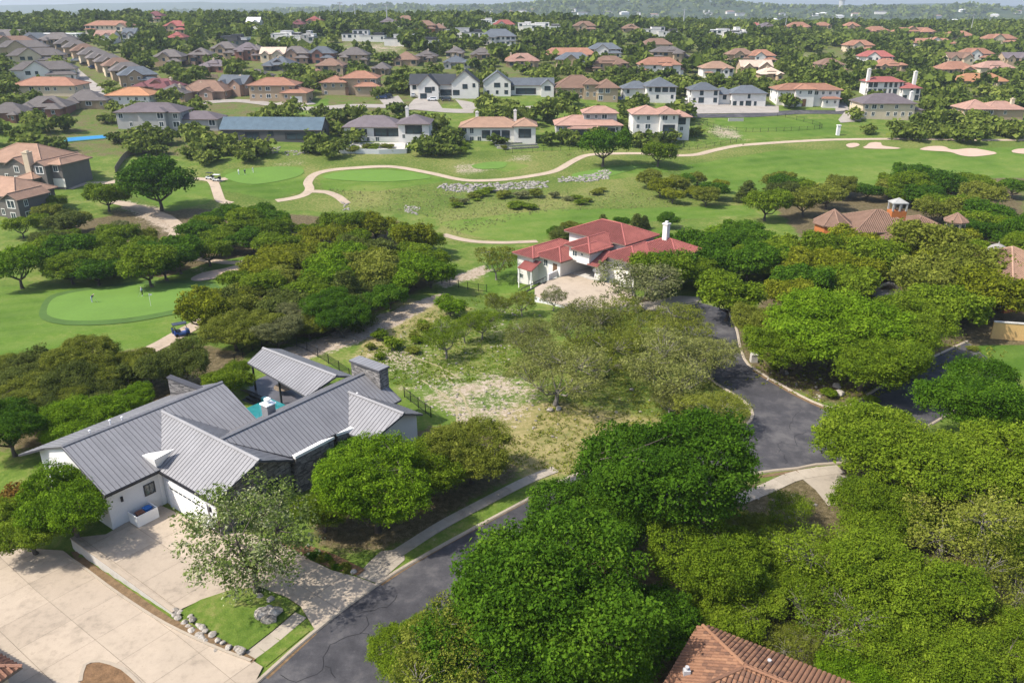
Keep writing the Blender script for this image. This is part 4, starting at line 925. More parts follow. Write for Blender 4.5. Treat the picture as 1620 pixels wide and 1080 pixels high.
house(206,170,'small house with orange tile roof behind the purple grey hips', [(-34,32,0,12,4.6,'hip',.38)], 'orange','white')
# ---- the streets beyond
def mixed(w, seed, two):
    """a rambling house plan about w px wide"""
    r = random.Random(seed); h = r.uniform(5.0, 5.8) if two else r.uniform(2.9, 3.5); a = r.uniform(-.5, -.42); b = r.uniform(.3, .5)
    P = [(w*a, w*b, 0, r.uniform(10, 13), h, 'hip', r.uniform(.45, .62))]
    s = r.choice((-1, 1)); k = r.uniform(.14, .3)
    c = r.uniform(.12, .3)*s; P.append((w*(c-k/2), w*(c+k/2), -r.uniform(1.5, 4), 7, h*r.uniform(.8, 1.0)-.1, r.choice(('hip', 'hip', 'gy')), r.uniform(.5, .75)))
    c = -r.uniform(.3, .4)*s; P.append((w*(c-k/2), w*(c+k/2), -r.uniform(.6, 2.5), 6, r.uniform(2.8, 3.3), 'hip', .45))
    if two and r.random() < .6: c = r.uniform(.32, .42)*s; P.append((w*(c-.14), w*(c+.14), 2, 11, 3.1, 'hip', .5))
    if r.random() < .45: c = r.uniform(-.1, .1); P.append((w*(c-.12), w*(c+.12), 1.5, 6, h+1.2, r.choice(('gy', 'hip')), .6))
    return P
H1 = lambda w, s=1: mixed(w, s, False)
H2 = lambda w, s=1: mixed(w, s, True)
H3 = H2
HG = lambda w, s=1: [(-w*.5, w*.5, 0, 10, 4.8, 'gx', .6), (w*.05, w*.45, -2.5, 6, 4.6, 'gy', .75), (-w*.42, -w*.12, -1.2, 5, 4.4, 'gy', .8)]
def HF(w, s=1):
    r = random.Random(s); q = r.uniform(-.1, .15); return [(-w*.5, w*q, 0, 9, r.uniform(4.5, 6), 'flat'), (w*(q-.08), w*.5, -r.uniform(1, 3), 9, 3.5, 'flat'), (w*(q-.25), w*(q+.12), 2, 9, r.uniform(6, 7), 'flat'), (w*.25, w*.46, 0, 8, 5, 'flat', .4, 'dark' if s % 2 else 'white')]
HB = lambda w, s=1: mixed(w, s, False)
HH = lambda w, s=1: [(-w*.5, w*.5, 0, 10, 5.2, 'hip', .6), (-w*.3, w*.1, -1.5, 5, 5.0, 'gy', .7), (w*.05, w*.5, -2.5, 5, 2.9, 'hip', .5)]
far = [
 (140,172,62,HB,'grey','tan',12,'grey hip roofed house below the end of the concrete street'), (72,182,66,HB,'grey','brick',8,'grey hip roofed brick house in front of the long orange roof'), (12,192,54,HB,'grey','brick',5,'grey roofed brick house at the left edge'),
 (248,148,66,HB,'maroon','brick',-8,'house with wide dark maroon roof'), (272,160,50,HB,'grey','tan',-6,'grey hip house just right of the maroon roof'), (320,156,66,H1,'brown','mix',-4,'brown grey hip house with front wing above the blue metal roof'),
 (367,150,42,HG,'slate','mix',-15,'slate gabled house beside the street bend'), (402,132,44,HB,'grey','grey',-8,'grey roofed house behind the terracotta and brown garage house'),
 (72,128,80,HH,'grey','white',20,'white sided two storey house at the top of the left row'), (60,104,70,HH,'grey','cream',22,'cream two storey house second in the left row'), (38,90,62,HH,'grey','tan',22,'tan two storey house third in the left row'), (20,82,60,HH,'brown','tan',22,'two storey house with brown roof at the left edge of the row'), (58,76,40,HH,'slate','grey',22,'slate roofed house fourth in the left row'),
 (16,66,70,HB,'grey','tan',5,'long grey roof at the left edge beneath the wood'),
 (88,76,44,H2,'grey','tan',0,'grey roofed house at the top end of the concrete street'), (112,84,34,HH,'grey','tan',30,'first house from the far end of the right hand row'), (126,90,34,HH,'grey','tan',32,'second house from the far end of the right hand row'), (139,96,34,HH,'brown','tan',32,'third house from the far end of the right hand row'),
 (152,102,36,HH,'grey','cream',32,'fourth house from the far end of the right hand row'), (165,108,36,HH,'grey','tan',32,'fifth house from the far end of the right hand row'), (179,114,38,HH,'grey','tan',32,'sixth house from the far end of the right hand row'), (193,121,40,HH,'brown','cream',32,'seventh house from the far end of the right hand row'), (207,129,44,HH,'grey','tan',30,'eighth house from the far end of the right hand row'), (222,137,48,HH,'slate','tan',28,'last house of the right hand row beside the maroon roof'),
 (267,106,38,HH,'grey','tan',0,'leftmost two storey brown house on the slope above the maroon roof'), (318,102,36,H3,'grey','mix',0,'brick two storey house second on the slope'), (355,92,34,HH,'grey','tan',0,'tan two storey house third on the slope'), (391,96,38,H3,'purple','brick',0,'brick two storey house fourth on the slope'), (337,114,42,HB,'purple','brick',-10,'low purple roof below the second slope house'),
 (90,66,58,lambda w, s=1: [(-w*.5, w*.5, 0, 12, 4.5, 'flat')],'white','white',0,'long white warehouse below the wooded ridge'), (172,54,72,H3,'terra','pinkw',0,'long house with many red roofs below the wooded ridge'), (166,70,26,HG,'pink','white',0,'small white house below the long red roofs'), (205,66,18,HG,'slate','white',0,'tiny white gabled house right of the small white one'),
 (278,54,30,HH,'red','tan',0,'red roofed house among trees on the left ridge'), (278,68,24,HB,'red','tan',0,'low red roof just below the other red roofed house'), (245,36,22,HH,'maroon','cream',0,'maroon roofed house high on the left ridge'), (118,27,22,HB,'terra','tan',0,'lone red roof in the wood of the left ridge'), (372,74,38,HF,'dark','dark',0,'dark flat roofed modern house on the ridge'), (401,46,18,HG,'white','white',0,'tiny white gabled chapel like house on the ridge'),
 (453,66,42,HF,'white','white',0,'white flat roofed modern house left of the black and white pair'), (488,68,18,HF,'white','grey',0,'small grey boxy house beside the white modern one'), (575,66,60,HF,'dark','white',0,'black and white boxy modern house on the crest'), (651,74,76,HF,'dark','white',0,'wide dark glazed modern house on the crest'), (735,60,52,HF,'dark','white',0,'white boxy house with black bands on the crest'), (789,72,54,H3,'slate','white',0,'white modern house with slate roof below the crest'), (797,50,30,HH,'red','white',0,'white two storey house with red roof on the crest'), (776,44,26,HF,'white','white',0,'white flat house just left of the white red roofed one'),
 (440,32,22,HH,'terra','cream',0,'terracotta roofed house on the far left of the crest'), (497,40,26,HB,'red','tan',0,'red roof among trees left of the black boxy house'), (470,45,20,HB,'maroon','tan',0,'maroon roof below the far red roof'), (615,42,26,HB,'purple','tan',0,'grey roof above the black and white house'), (641,43,26,HH,'brown','white',0,'brown roof with white chimney on the crest'), (673,52,28,HH,'brown','orange',0,'ochre walled house with brown roof on the crest'), (694,52,22,HB,'brown','tan',0,'low brown roof right of the ochre house'),
 (432,100,34,HG,'pale','cream',0,'pale gabled house above the terracotta and brown garage house'), (467,100,38,HH,'grey','mix',0,'grey roofed house second from left above the stone villa'), (508,100,36,HH,'slate','brick',0,'brick house with slate roof above the stone villa'), (406,96,20,HH,'grey','mix',0,'narrow grey roofed house beside the pale gable'), (440,112,44,HB,'slate','dark',-8,'low dark slate roof below the pale gable'),
 (560,104,46,H3,'grey','tan',0,'large grey hip roofed house behind the stone villa'), (603,118,24,HB,'grey','tan',0,'small grey pyramid roof right of the stone villa'), (524,122,46,H2,'brown','stone',0,'brown roofed house just behind the stone villa'),
 (642,104,36,HB,'brown','tan',0,'brown roof left in the row behind the white farmhouse'), (674,98,34,HB,'grey','tan',0,'grey roof in the row behind the white farmhouse'), (722,92,28,HB,'grey','cream',0,'grey hip with chimney behind the white farmhouse'), (761,95,34,HB,'grey','tan',0,'grey hip right in the row behind the white farmhouse'), (815,104,28,HB,'terra','tan',0,'terracotta hip behind the white gabled house'), (722,108,40,HB,'slate','grey',0,'slate roof just above the white farmhouse ridge'),
 (857,50,54,HF,'white','white',0,'bright white boxy mansion on the crest'), (833,49,24,HF,'white','white',0,'low white wing left of the bright white mansion'), (925,52,30,HH,'brown','tan',0,'brown roofed house right of the white mansion'), (1000,52,30,HB,'brown','tan',0,'brown roof among trees on the crest'), (1045,58,50,HF,'grey','white',0,'white house with grey flat roofs half hidden on the crest'), (1145,60,46,HF,'white','white',0,'white modern house right on the crest'), (1170,58,18,HF,'white','white',0,'low white wing of the modern house on the crest'),
 (957,92,44,HH,'slate','white',0,'dark roofed white house on the slope'), (1038,84,44,H3,'brown','cream',0,'yellow stone house with brown roofs on the slope'), (1060,98,50,H2,'grey','tan',0,'grey roofed house just below the yellow stone one'), (826,106,46,HB,'pink','tan',0,'pink terracotta hip left of the slate roof'), (900,96,78,H1,'terra','tan',0,'wide terracotta roof with white chimney on the slope'), (908,110,48,HH,'slate','tan',0,'slate roofed house below the wide terracotta roof'), (966,116,58,H2,'brown','tan',0,'brown roofed house above the slate blue hips'),
 (1045,120,60,H2,'terra','white',0,'white house with terracotta roofs and chimneys above the slate hips'), (1172,100,36,HH,'brown','tan',0,'brown hip roofed house among the oaks'), (1205,102,36,HH,'terra','white',0,'white house with red roof right of the brown hip'), (1137,124,46,H2,'tan','white',0,'pale house with tan hip above the long white house'), (1196,120,44,HG,'pale','tan',0,'tan gabled pair above the long white house'), (1220,126,36,HB,'pale','tan',0,'pale low roof left of the white villa'),
 (1315,118,44,H2,'brown','cream',0,'brown roofed house with tall chimney above the white villa'), (1385,103,44,HH,'red','white',-10,'white house with red roof standing alone in the trees'), (1360,84,38,HH,'terra','cream',0,'cream house with terracotta roof above the lone red one'), (1409,112,44,HB,'terra','tan',0,'low terracotta roof below the lone red one'),
 (1545,98,44,HH,'terra','white',0,'tall white house with terracotta roof on the right slope'), (1518,104,34,HG,'brown','cream',0,'cream gabled house left of the tall white one'), (1582,72,44,HH,'terra','cream',0,'cream house with red roof near the right edge'), (1516,118,50,HB,'terra','tan',0,'low red roof below the cream gable'), (1578,116,50,H1,'pink','cream',0,'pink roofed house low on the right slope'), (1608,104,36,HG,'purple','tan',0,'grey roofed house cut by the right edge'),
 (1556,138,72,HB,'orange','cream',0,'low house with vivid orange tile roof'), (1478,74,66,H1,'terra','white',0,'long white house with red roof in the trees'), (1265,48,38,HB,'terra','tan',0,'red roof left in the far right line'), (1304,46,24,HB,'terra','tan',0,'second red roof of the far right line'), (1348,50,20,HH,'terra','tan',0,'third roof of the far right line'), (1388,54,36,HB,'terra','tan',0,'fourth roof of the far right line'), (1448,56,60,HB,'terra','tan',0,'longest red roof of the far right line'), (1518,62,36,HB,'terra','tan',0,'last red roof of the far right line'), (1215,48,30,HB,'purple','tan',0,'dull purple roof left of the far right line'), (1198,46,20,HB,'red','tan',0,'tiny red roof beside the dull purple one')]
for cx, by, w, tm, rf, wl, rot, lb in far:
    g = house(cx, by, lb, tm(w*1.13, int(cx+by)), rf, wl, rot, group='houses beyond the golf course', chim=[(w*((cx*7 % 60)-30)/100, 5, 7.5 if tm in (H2, HH, HG) else 6, 1.0, 'cream')] if tm is not HF and cx % 3 else ())
# ---- apartment houses on the left
AP = dict(name='apartment_house', win=(1.7, 1.9, 3.4), cat='building', pitch=.5, group='apartment houses by the golf course')
house(52,292,'tan roofed apartment house with dark siding, white trim and stone chimney', [(-95,26,0,15,6.2,'hip',.5),(-30,6,-2.2,6,6.0,'gy',.55),(24,46,-3,12,6.3,'gy',.5),(44,66,-1,10,6.5,'hip',.45),(6,32,-5.5,.5,3.0,'hip',.4)], 'tan','siding', chim=[(13,-2,9.5,1.8,'cream')], garage=[(55,4.6,2.4,-1)], rot=-14, **AP)
house(20,345,'lower apartment house with tan roof and white windowed gable', [(-90,16,0,12,5.8,'hip',.5),(8,36,-2.5,7,5.7,'gy',.55)], 'tan','siding', rot=-18, **AP)
# ---------------------------------------------------------------- the grey metal roofed house
def metal():
    t = NT('standing_seam_metal'); n1 = t.noise(.35, 4, .6); n2 = t.noise(6., 3, .6); rnd = t.n('ObjectInfo').outputs['Random']
    col = t.ramp(t.math('ADD', t.math('MULTIPLY', n1, .6), t.math('MULTIPLY', n2, .4)), (.35, (.175,.175,.186)), (.65, (.225,.225,.238)))
    hs = t.n('HueSaturation'); t.set(hs.inputs['Color'], col); t.set(hs.inputs['Value'], t.math('ADD', .96, t.math('MULTIPLY', rnd, .08)))
    return t.pbr(hs.outputs[0], .55, .4, .1)
def stonework():
    t = NT('grey_stone_veneer'); v = t.n('TexVoronoi', i_Scale=1.0); mp = t.n('Mapping'); mp.inputs['Scale'].default_value = (1.6, 1.6, 5.5); t.set(mp.inputs[0], t.co()); t.set(v.inputs['Vector'], mp.outputs[0])
    n = t.noise(4., 4)
    col = t.ramp(v.outputs['Color'], (.2, (.10,.095,.095)), (.8, (.27,.255,.245)))
    e = t.n('TexVoronoi', feature='DISTANCE_TO_EDGE', i_Scale=1.0); t.set(e.inputs['Vector'], mp.outputs[0])
    return t.pbr(t.mix(t.sm(e.outputs['Distance'], .0, .08), (.05,.05,.05), col), .9, .2, 0, t.bump(t.sm(e.outputs['Distance'], 0, .12), .04))
M['metal'] = metal(); M['stonew'] = stonework(); M['seam'] = plain('seam_metal', (.075,.075,.085), .6, .1); M['black'] = plain('black_metal', (.015,.015,.017), .5, .2)
M['stucco'] = plain('white_stucco', (.62,.62,.62), .9, .05, .4, .005, 6); M['bluebin'] = plain('blue_plastic', (.02,.15,.50), .45, .1); M['brownbin'] = plain('brown_plastic', (.20,.08,.05), .5, .1)
M['tile_dark'] = plain('dark_paving', (.10,.10,.115), .35, .2); M['pool'] = plain('pool_water', (.03,.20,.22), .05, .15, .5, .0, 2, .6); M['whitemetal'] = plain('white_metal', (.78,.78,.78), .4, .03)
HR = math.atan2(-.6, .8)
gh = empty('house', (HO[0], HO[1], 0), HR); tag(gh, 'white house with long grey standing seam metal roofs beside the driveway', 'house')
def LH(px_, py_, z):
    p = U(px_, py_, z); d = np.array((p.x, p.y))-HO; return Vector((d@HV, d@HU, z))
def metal_plane(roof, P, sp=.48):
    """separate standing seam panels over a planar roof polygon"""
    n, e, sl = face_frame(P); o = Vector(P[0]); Q = [np.array(((Vector(p)-o).dot(e), (Vector(p)-o).dot(sl))) for p in P]
    f = lambda x, y, z: o+e*float(x)+sl*float(y)+n*z
    for p in inset_cut(Q, (0.17, 0), 0, sp, 1000., .0):
        mb = MB(); k = len(p); top = [f(q[0], q[1], .03) for q in p]; bot = [f(q[0], q[1], 0) for q in p]
        ar = sum(p[a][0]*p[(a+1)%k][1]-p[(a+1)%k][0]*p[a][1] for a in range(k))
        if ar < 0: top.reverse(); bot.reverse(); p = p[::-1]
        mb.add(top+bot, [tuple(range(k)), tuple(range(k, 2*k))[::-1]]+[(i, k+i, k+(i+1)%k, (i+1)%k) for i in range(k)])
        x1 = max(q[0] for q in p); ed = [q[1] for q in p if q[0] > x1-.02]
        if ed and max(ed)-min(ed) > .2:
            y0, y1 = min(ed), max(ed); V = [f(x1-.045, y0, .03), f(x1, y0, .03), f(x1, y0, .055), f(x1-.045, y0, .055), f(x1-.045, y1, .03), f(x1, y1, .03), f(x1, y1, .055), f(x1-.045, y1, .055)]
            mb.add(V, [(0,1,2,3), (7,6,5,4), (2,1,5,6), (3,2,6,7), (0,3,7,4)], 1)
        mb.build('panel', [M['metal'], M['seam']], roof)
def metal_roof(planes, ridge, thick=.2):
    r = MB()
    for P in planes: r.slab([Vector(p)-Vector((0,0,.012)) for p in P], thick)
    ro = r.build('roof', M['seam'], gh)
    for P in planes: metal_plane(ro, P)
    a, b = Vector(ridge[0]), Vector(ridge[1]); d = (b-a).normalized(); s_ = d.cross(Vector((0,0,1))).normalized()*.22
    m = MB(); m.add([a-s_+Vector((0,0,.02)), a+Vector((0,0,.16)), a+s_+Vector((0,0,.02)), b-s_+Vector((0,0,.02)), b+Vector((0,0,.16)), b+s_+Vector((0,0,.02))], [(0,3,4,1), (1,4,5,2), (0,1,2), (3,5,4)])
    m.build('ridge_cap', M['metal'], ro)
    return ro
# left wing
kz = .384; zl = lambda v: 6.75-abs(v+1.65)*kz
metal_roof([[(5.25,-2.0,zl(5.25)),(5.25,15.0,zl(5.25)),(-1.65,15.5,6.75),(-1.65,-2.0,6.75)], [(-1.65,-2.0,6.75),(-1.65,15.5,6.75),(-8.4,15.3,zl(-8.4)),(-8.4,-3.5,zl(-8.4)),(-5.7,-2.0,zl(-5.7))]], ((-1.65,-2.0,6.78),(-1.65,15.5,6.78)))
# garage wing
kg = .567; zg = lambda u: 6.55-abs(u-7.9)*kg
metal_roof([[(5.2,3.4,zg(3.4)),(14.0,3.4,zg(3.4)),(15.1,7.9,6.55),(-1.1,7.9,6.55)], [(-1.1,7.9,6.55),(15.1,7.9,6.55),(13.9,12.4,zg(12.4)),(5.2,12.4,zg(12.4))]], ((-1.0,7.9,6.58),(15.1,7.9,6.58)))
# right wing
kr = .516; zr = lambda v: 6.65-abs(v-8.95)*kr
metal_roof([[(8.95,7.8,6.65),(8.95,27.8,6.65),(13.6,27.8,zr(13.6)),(13.6,12.3,zr(13.6))], [(8.95,7.8,6.65),(4.4,12.3,zr(4.4)),(4.4,27.8,zr(4.4)),(8.95,27.8,6.65)]], ((8.95,8.0,6.68),(8.95,27.8,6.68)))
# small front gable
ks = .526; zs = lambda u: 6.0-abs(u-23.2)*ks
metal_roof([[(10.1,23.2,6.0),(18.6,23.2,6.0),(17.4,19.3,zs(19.3)),(13.6,19.3,zs(19.3))], [(10.1,23.2,6.0),(18.6,23.2,6.0),(17.5,27.1,zs(27.1)),(13.6,27.1,zs(27.1))]], ((10.2,23.2,6.03),(18.6,23.2,6.03)))
# pavilion
zp = lambda u: 5.0-abs(u-26.6)*.4
metal_roof([[(-9.5,26.6,5.0),(4.3,26.6,5.0),(3.2,22.8,zp(22.8)),(-9.4,24.0,zp(24.0))], [(-9.5,26.6,5.0),(4.3,26.6,5.0),(4.3,29.3,zp(29.3)),(-9.5,29.3,zp(29.3))]], ((-9.5,26.6,5.03),(4.3,26.6,5.03)))
for v, u in ((-9,24.4),(-3.2,23.9),(2.6,23.4),(-9,28.8),(-3,28.8),(4,28.8)):
    MB().box(v-.09, v+.09, u-.09, u+.09, 0, zp(u)-.12).build('post', M['black'], gh)
def gable_wall(prof, a0, a1, along, mat, z0=-3.0, name='wall'):
    """prof: (cross, z) top outline; extruded along v or u"""
    mb = MB(); P = [(prof[0][0], z0)]+list(prof)+[(prof[-1][0], z0)]; n = len(P)
    V = [((c, a, z) if along == 'u' else (a, c, z)) for a in (a0, a1) for c, z in P]
    mb.add(V, [tuple(range(n)), tuple(range(n, 2*n))[::-1]]+[(i, n+i, n+(i+1)%n, (i+1)%n) for i in range(n)])
    o = mb.build(name, mat, gh)
    bm = bmesh.new(); bm.from_mesh(o.data); bmesh.ops.recalc_face_normals(bm, faces=bm.faces[:]); bm.to_mesh(o.data); bm.free(); return o
d_ = .24
gable_wall([(-7.9, zl(-7.9)-d_), (-1.65, 6.75-d_), (4.8, zl(4.8)-d_)], -1.75, 15.0, 'u', M['stucco'])
gable_wall([(3.75, zg(3.75)-d_), (7.9, 6.55-d_), (12.0, zg(12.0)-d_)], 4.9, 13.5, 'v', M['stucco'])
gable_wall([(4.9, zr(4.9)-d_), (8.95, 6.65-d_), (13.1, zr(13.1)-d_)], 9.0, 27.3, 'u', M['stonew'])
gable_wall([(19.8, zs(19.8)-d_), (23.2, 6.0-d_), (26.6, zs(26.6)-d_)], 12.5, 17.0, 'v', M['stucco'])
# gable stone at the garage end
gable_wall([(3.74, zg(3.74)-d_-.02), (7.9, 6.55-d_-.02), (12.02, zg(12.02)-d_-.02)], 13.5, 13.72, 'v', M['stonew'])
# garage door with a row of dark lights
g = obj('garage_door', None, gh); bpy.data.objects.remove(g)
gdm = MB(); gdm.box(5.95, 11.95, 3.66, 3.75, 0, 2.55); gd_o = gdm.build('garage_door', M['trim'], gh)
for k in range(8): MB().box(6.1+k*.73, 6.66+k*.73, 3.63, 3.66, 2.2, 2.36).build('light_panel', M['glass'], gd_o)
for k in range(1, 4): MB().box(5.97, 11.93, 3.635, 3.66, k*.56-.5, k*.56-.03).build('panel', M['trim'], gd_o)
for a, b, z0, z1 in ((5.65,5.95,0,2.9),(11.95,12.25,0,2.9),(5.95,11.95,2.6,2.9)): MB().box(a, b, 3.6, 3.76, z0, z1).build('door_frame', M['whitemetal'], gh)
def gh_win(v, u, z, w, h, face, frame='d'):
    ang = {'-u': 0, '+v': math.pi/2, '-v': -math.pi/2, '+u': math.pi}[face]
    window(gh, v, u, z, w, h, ang, frame)
gh_win(4.82, 2.3, 2.4, 1.1, 1.2, '+v'); gh_win(-5.5, -1.77, 1.6, 2.0, .9, '-u'); gh_win(17.02, 23.6, 2.0, .9, 1.4, '+v'); gh_win(0.5, -1.77, 2.2, 1.8, 1.6, '-u')
for k in range(3): gh_win(13.74, 6.0+k*1.9, 2.0, 1.2, 1.8, '+v')
MB().box(13.1, 13.16, 13.2, 17.0, 0, 3.1).build('door', M['dframe'], gh)
for v, u, z in ((4.82,-.4,2.7),(12.6,3.74,2.5)): MB().box(v-.08, v+.12, u-.12, u+.08, z-.25, z+.25).build('wall_lamp', M['black'], gh)
# white folded cap and pillar in the inner corner, white prow flashings over the entry
A, B, C, D, E = LH(224.6,720,5.1), LH(244,727,5.5), LH(275.5,710,5.7), LH(235,716.7,5.5), LH(248.7,742.6,3.9)
m = MB(); m.add([A, B, C, D, E], [(0,1,3), (3,1,2), (1,4,2), (0,4,1), (0,3,2,4)]); m.build('white_cap', M['trim'], gh)
MB().box(E.x-.28, E.x+.12, E.y-.1, E.y+.3, 0, 4.3).build('pillar', M['trim'], gh)
for pts, z in (([(448,714),(467,722),(529,690)], 4.32), ([(532,686),(565,668),(574,672)], 4.34)):
    P = [LH(a, b, z) for a, b in pts]; m = MB(); m.slab(P, .3); m.build('white_prow', M['trim'], gh)
    P = [LH(a, b, z) for a, b in pts]; m = MB(); c = sum(P, Vector())/3; m.prism([tuple((p+(c-p)*.04).xy) for p in P], -.5, z-.32); m.build('stone_pier', M['stonew'], gh)
# stone chimney with metal lid, flue box, stone fin, vent pipes
ch_ = MB().box(7.0, 11.6, 26.6, 27.95, 2, 7.55).build('chimney', M['stonew'], gh)
MB().box(6.85, 11.75, 26.45, 28.1, 7.55, 7.75).build('chimney_lid', M['seam'], ch_)
for k in range(9): MB().box(6.87+k*.54, 7.37+k*.54, 26.47, 28.08, 7.75, 7.79).build('panel', M['metal'], ch_)
f_ = LH(426, 655, 6.0); fl = MB().box(f_.x-.5, f_.x+.5, f_.y-.5, f_.y+.5, 4.5, 7.2).build('flue', M['metal'], gh)
MB().box(f_.x-.6, f_.x+.6, f_.y-.6, f_.y+.6, 7.2, 7.32).lathe([(.22,7.32),(.22,7.6),(.36,7.65),(.36,7.8),(.2,7.9)], 10, (f_.x, f_.y, 0)).build('flue_pot', M['whitemetal'], fl)
a, b = LH(268,596,7.0), LH(318,614,6.0); d = (b-a); d.z = 0; d.normalize(); s_ = Vector((-d.y, d.x, 0))*.35
m = MB(); m.prism([tuple((a-s_).xy), tuple((b-s_).xy), tuple((b+s_).xy), tuple((a+s_).xy)], 0, [7.0, 5.9, 5.9, 7.0]); fin = m.build('stone_fin', M['stonew'], gh)
s2 = s_*1.15; m = MB(); m.prism([tuple((a-s2-d*.1).xy), tuple((b-s2).xy), tuple((b+s2).xy), tuple((a+s2-d*.1).xy)], [7.0, 5.9, 5.9, 7.0], [7.12, 6.02, 6.02, 7.12]); m.build('coping', M['seam'], fin)
for px_, py_, z in ((117,707,6.2),(142,684,6.4),(174,668,6.4),(193,663,6.4),(320,628,6.2),(326,651,5.3),(565,625,5.6)):
    p = LH(px_, py_, z); MB().lathe([(.07,-.8),(.07,.15),(.11,.18),(.11,.3)], 8, tuple(p)).build('vent_pipe', M['whitemetal'], gh)
for P in (((5.3,-2.0),(5.3,3.2)), ((5.4,3.3),(14.0,3.3))):
    (v0,u0),(v1,u1) = P; z = 4.02 if v0 == v1 else 3.92
    MB().box(min(v0,v1)-.01, max(v0,v1)+.1, min(u0,u1)-.06, max(u0,u1)+.06, z-.16, z+.02).build('gutter', M['black'], gh)
# pool court
court = empty('pool_terrace', (HO[0], HO[1], 0), HR); tag(court, 'dark paved pool terrace between the grey roofs', kind='structure')
MB().box(-11.5, 4.9, 23.8, 29.8, -4, .12).build('paving', M['tile_dark'], court)
MB().box(-6.2, 4.9, 15.4, 23.2, -4, -.15).build('water', M['pool'], court)
MB().box(-6.4, 4.9, 23.2, 23.79, -4, .3).build('pool_wall', M['pool'], court)
for k in range(6): MB().box(-8.8, -6.42, 20.4+k*.56, 20.9+k*.56, -3, -.75+k*.16).build('step', M['black'], court)
tb = MB(); tb.lathe([(.05,0),(.06,.72),(1.3,.74),(1.3,.8)], 16); t = tb.build('patio_table', M['wood'], loc=tuple(HL(26.2, -5.5))+(.12,)); tag(t, 'round wooden table under the pavilion roof', 'table')
# retaining wall between the driveways
ra, rb = G(119,868).xy, G(277,972).xy
d = (rb-ra).normalized(); n_ = Vector((-d.y, d.x))*.16
m = MB(); m.prism([tuple(ra-n_), tuple(rb-n_), tuple(rb+n_), tuple(ra+n_)], -2.2, .1); rw = m.build('retaining_wall', M['white_conc']); tag(rw, 'long pale concrete retaining wall between the two driveways', 'wall')
m = MB(); n2 = n_*1.25; m.prism([tuple(ra-n2), tuple(rb-n2), tuple(rb+n2), tuple(ra+n2)], .1, .2); m.build('coping', M['drive'], rw)
# bins in their white screen
be = empty('bin_screen', tuple(HL(.85, 5.75))+(.06,), HR); tag(be, 'white low screen around the rubbish bins against the garage wall', 'screen')
MB().box(-.8, .75, -1.06, -.98, 0, 1.15).build('panel', M['trim'], be); MB().box(.67, .75, -.98, .98, 0, 1.15).build('panel', M['trim'], be); MB().box(-.8, .75, .98, 1.06, 0, 1.15).build('panel', M['trim'], be)
def bin_(v, u, mat, label):
    e = empty('wheelie_bin', tuple(HL(u, v))+(.06,), HR); m = MB(); m.prism([(-.22,-.24),(.22,-.24),(.22,.24),(-.22,.24)], .08, 1.0); m.V = [(x*(1+.25*z), y*(1+.25*z), z) for x, y, z in m.V]; m.build('body', mat, e)
    m = MB(); m.prism([(-.36,-.36),(.34,-.36),(.34,.36),(-.36,.36)], [1.0,1.0,1.0,1.0], [1.06,1.12,1.12,1.06]); l = m.build('lid', mat, e); MB().tube([(-.4,-.25,1.02),(-.4,.25,1.02)], .025, 6).build('handle', mat, l)
    for s in (-1, 1): MB().tube([(-.24,.2*s-.03,.12),(-.24,.2*s+.03,.12)], .12, 10).build('wheel', M['black'], e)
    tag(e, label, 'bin', 'bins behind the white screen')
bin_(5.6, 1.35, M['bluebin'], 'blue wheelie bin inside the white screen'); bin_(5.8, .5, M['brownbin'], 'brown wheelie bin beside the blue one')
# ---------------------------------------------------------------- the red roofed white house
ro_ = Vector((10.8, 142.8, -1.0))
RW = [(-9.1,-5.0,-4.7,7,3.0,'hip',.42), (-5.1,.4,-3.1,9,3.05,'hip',.42), (-.2,7.2,0,9,3.0,'flat'), (.2,5.0,-.5,9,5.6,'hip',.42,None,None,2.9), (-5.5,8.0,6,15,5.9,'hip',.42), (6.5,13.0,2.5,13,4.2,'hip',.42), (9.0,17.5,8.5,15.5,4.9,'hip',.45), (2.6,5.6,-1.2,4,5.3,'hip',.42,None,None,2.9)]
rh = house(905, 438, 'white stucco house with red tile roofs, open garage and walled forecourt', RW, 'red', 'white', -45, base=ro_, z0=-1.0, metric=True, nowall=(2,), nowin=(0,1,2,3,4,5,7), ribs=True, chim=[(12.8,11.8,9.4,.95,'white')], caps=True)
for x0, x1, y0, y1, z0, z1 in ((-.2,0,0,9,-4,3.0),(6.0,7.2,0,9,-4,3.0),(0,6.0,0,.25,2.35,3.0),(0,6.0,8.75,9,-4,3.0)): MB().box(x0, x1, y0, y1, z0, z1).build('wall', WM['white'], rh)
MB().box(0, 6.0, .02, 8.7, -4, 0).build('garage_floor', M['white_conc'], rh)
for x, y, z, w, h, an in ((1.6,-.51,4.4,1.2,1.7,0), (-7.0,-4.71,1.7,.5,.6,0), (-3.2,-3.11,1.9,1.1,1.5,0), (-5.1,-4.0,1.9,.4,.4,math.pi/2), (-8,-4.71,-1.4,1.0,1.0,0), (3.9,-1.21,4.6,.5,.5,0)): window(rh, x, y, z, w, h, an)
obj('garage_door', GD, rh, (9.6, 2.46, 0), 0, (4.8, 1, 2.5)); obj('door', DD, rh, (-.9, -3.12, 0), 0, (1.0, 1, 2.2))
def lean_roof(x0, x1, y0, y1, z0, z1):
    m = MB(); m.slab([(x0,y0,z0),(x1,y0,z0),(x1,y1,z1),(x0,y1,z1)], .15); o = m.build('roof', RM['red'], rh); tile_ribs(o, [[(x0,y0,z0+.01),(x1,y0,z0+.01),(x1,y1,z1+.01),(x0,y1,z1+.01)]], RM['red'])
lean_roof(-7.2, -3.6, -6.6, -4.0, .9, 2.2); lean_roof(5.2, 7.6, -1.3, 3.2, 3.1, 4.9)
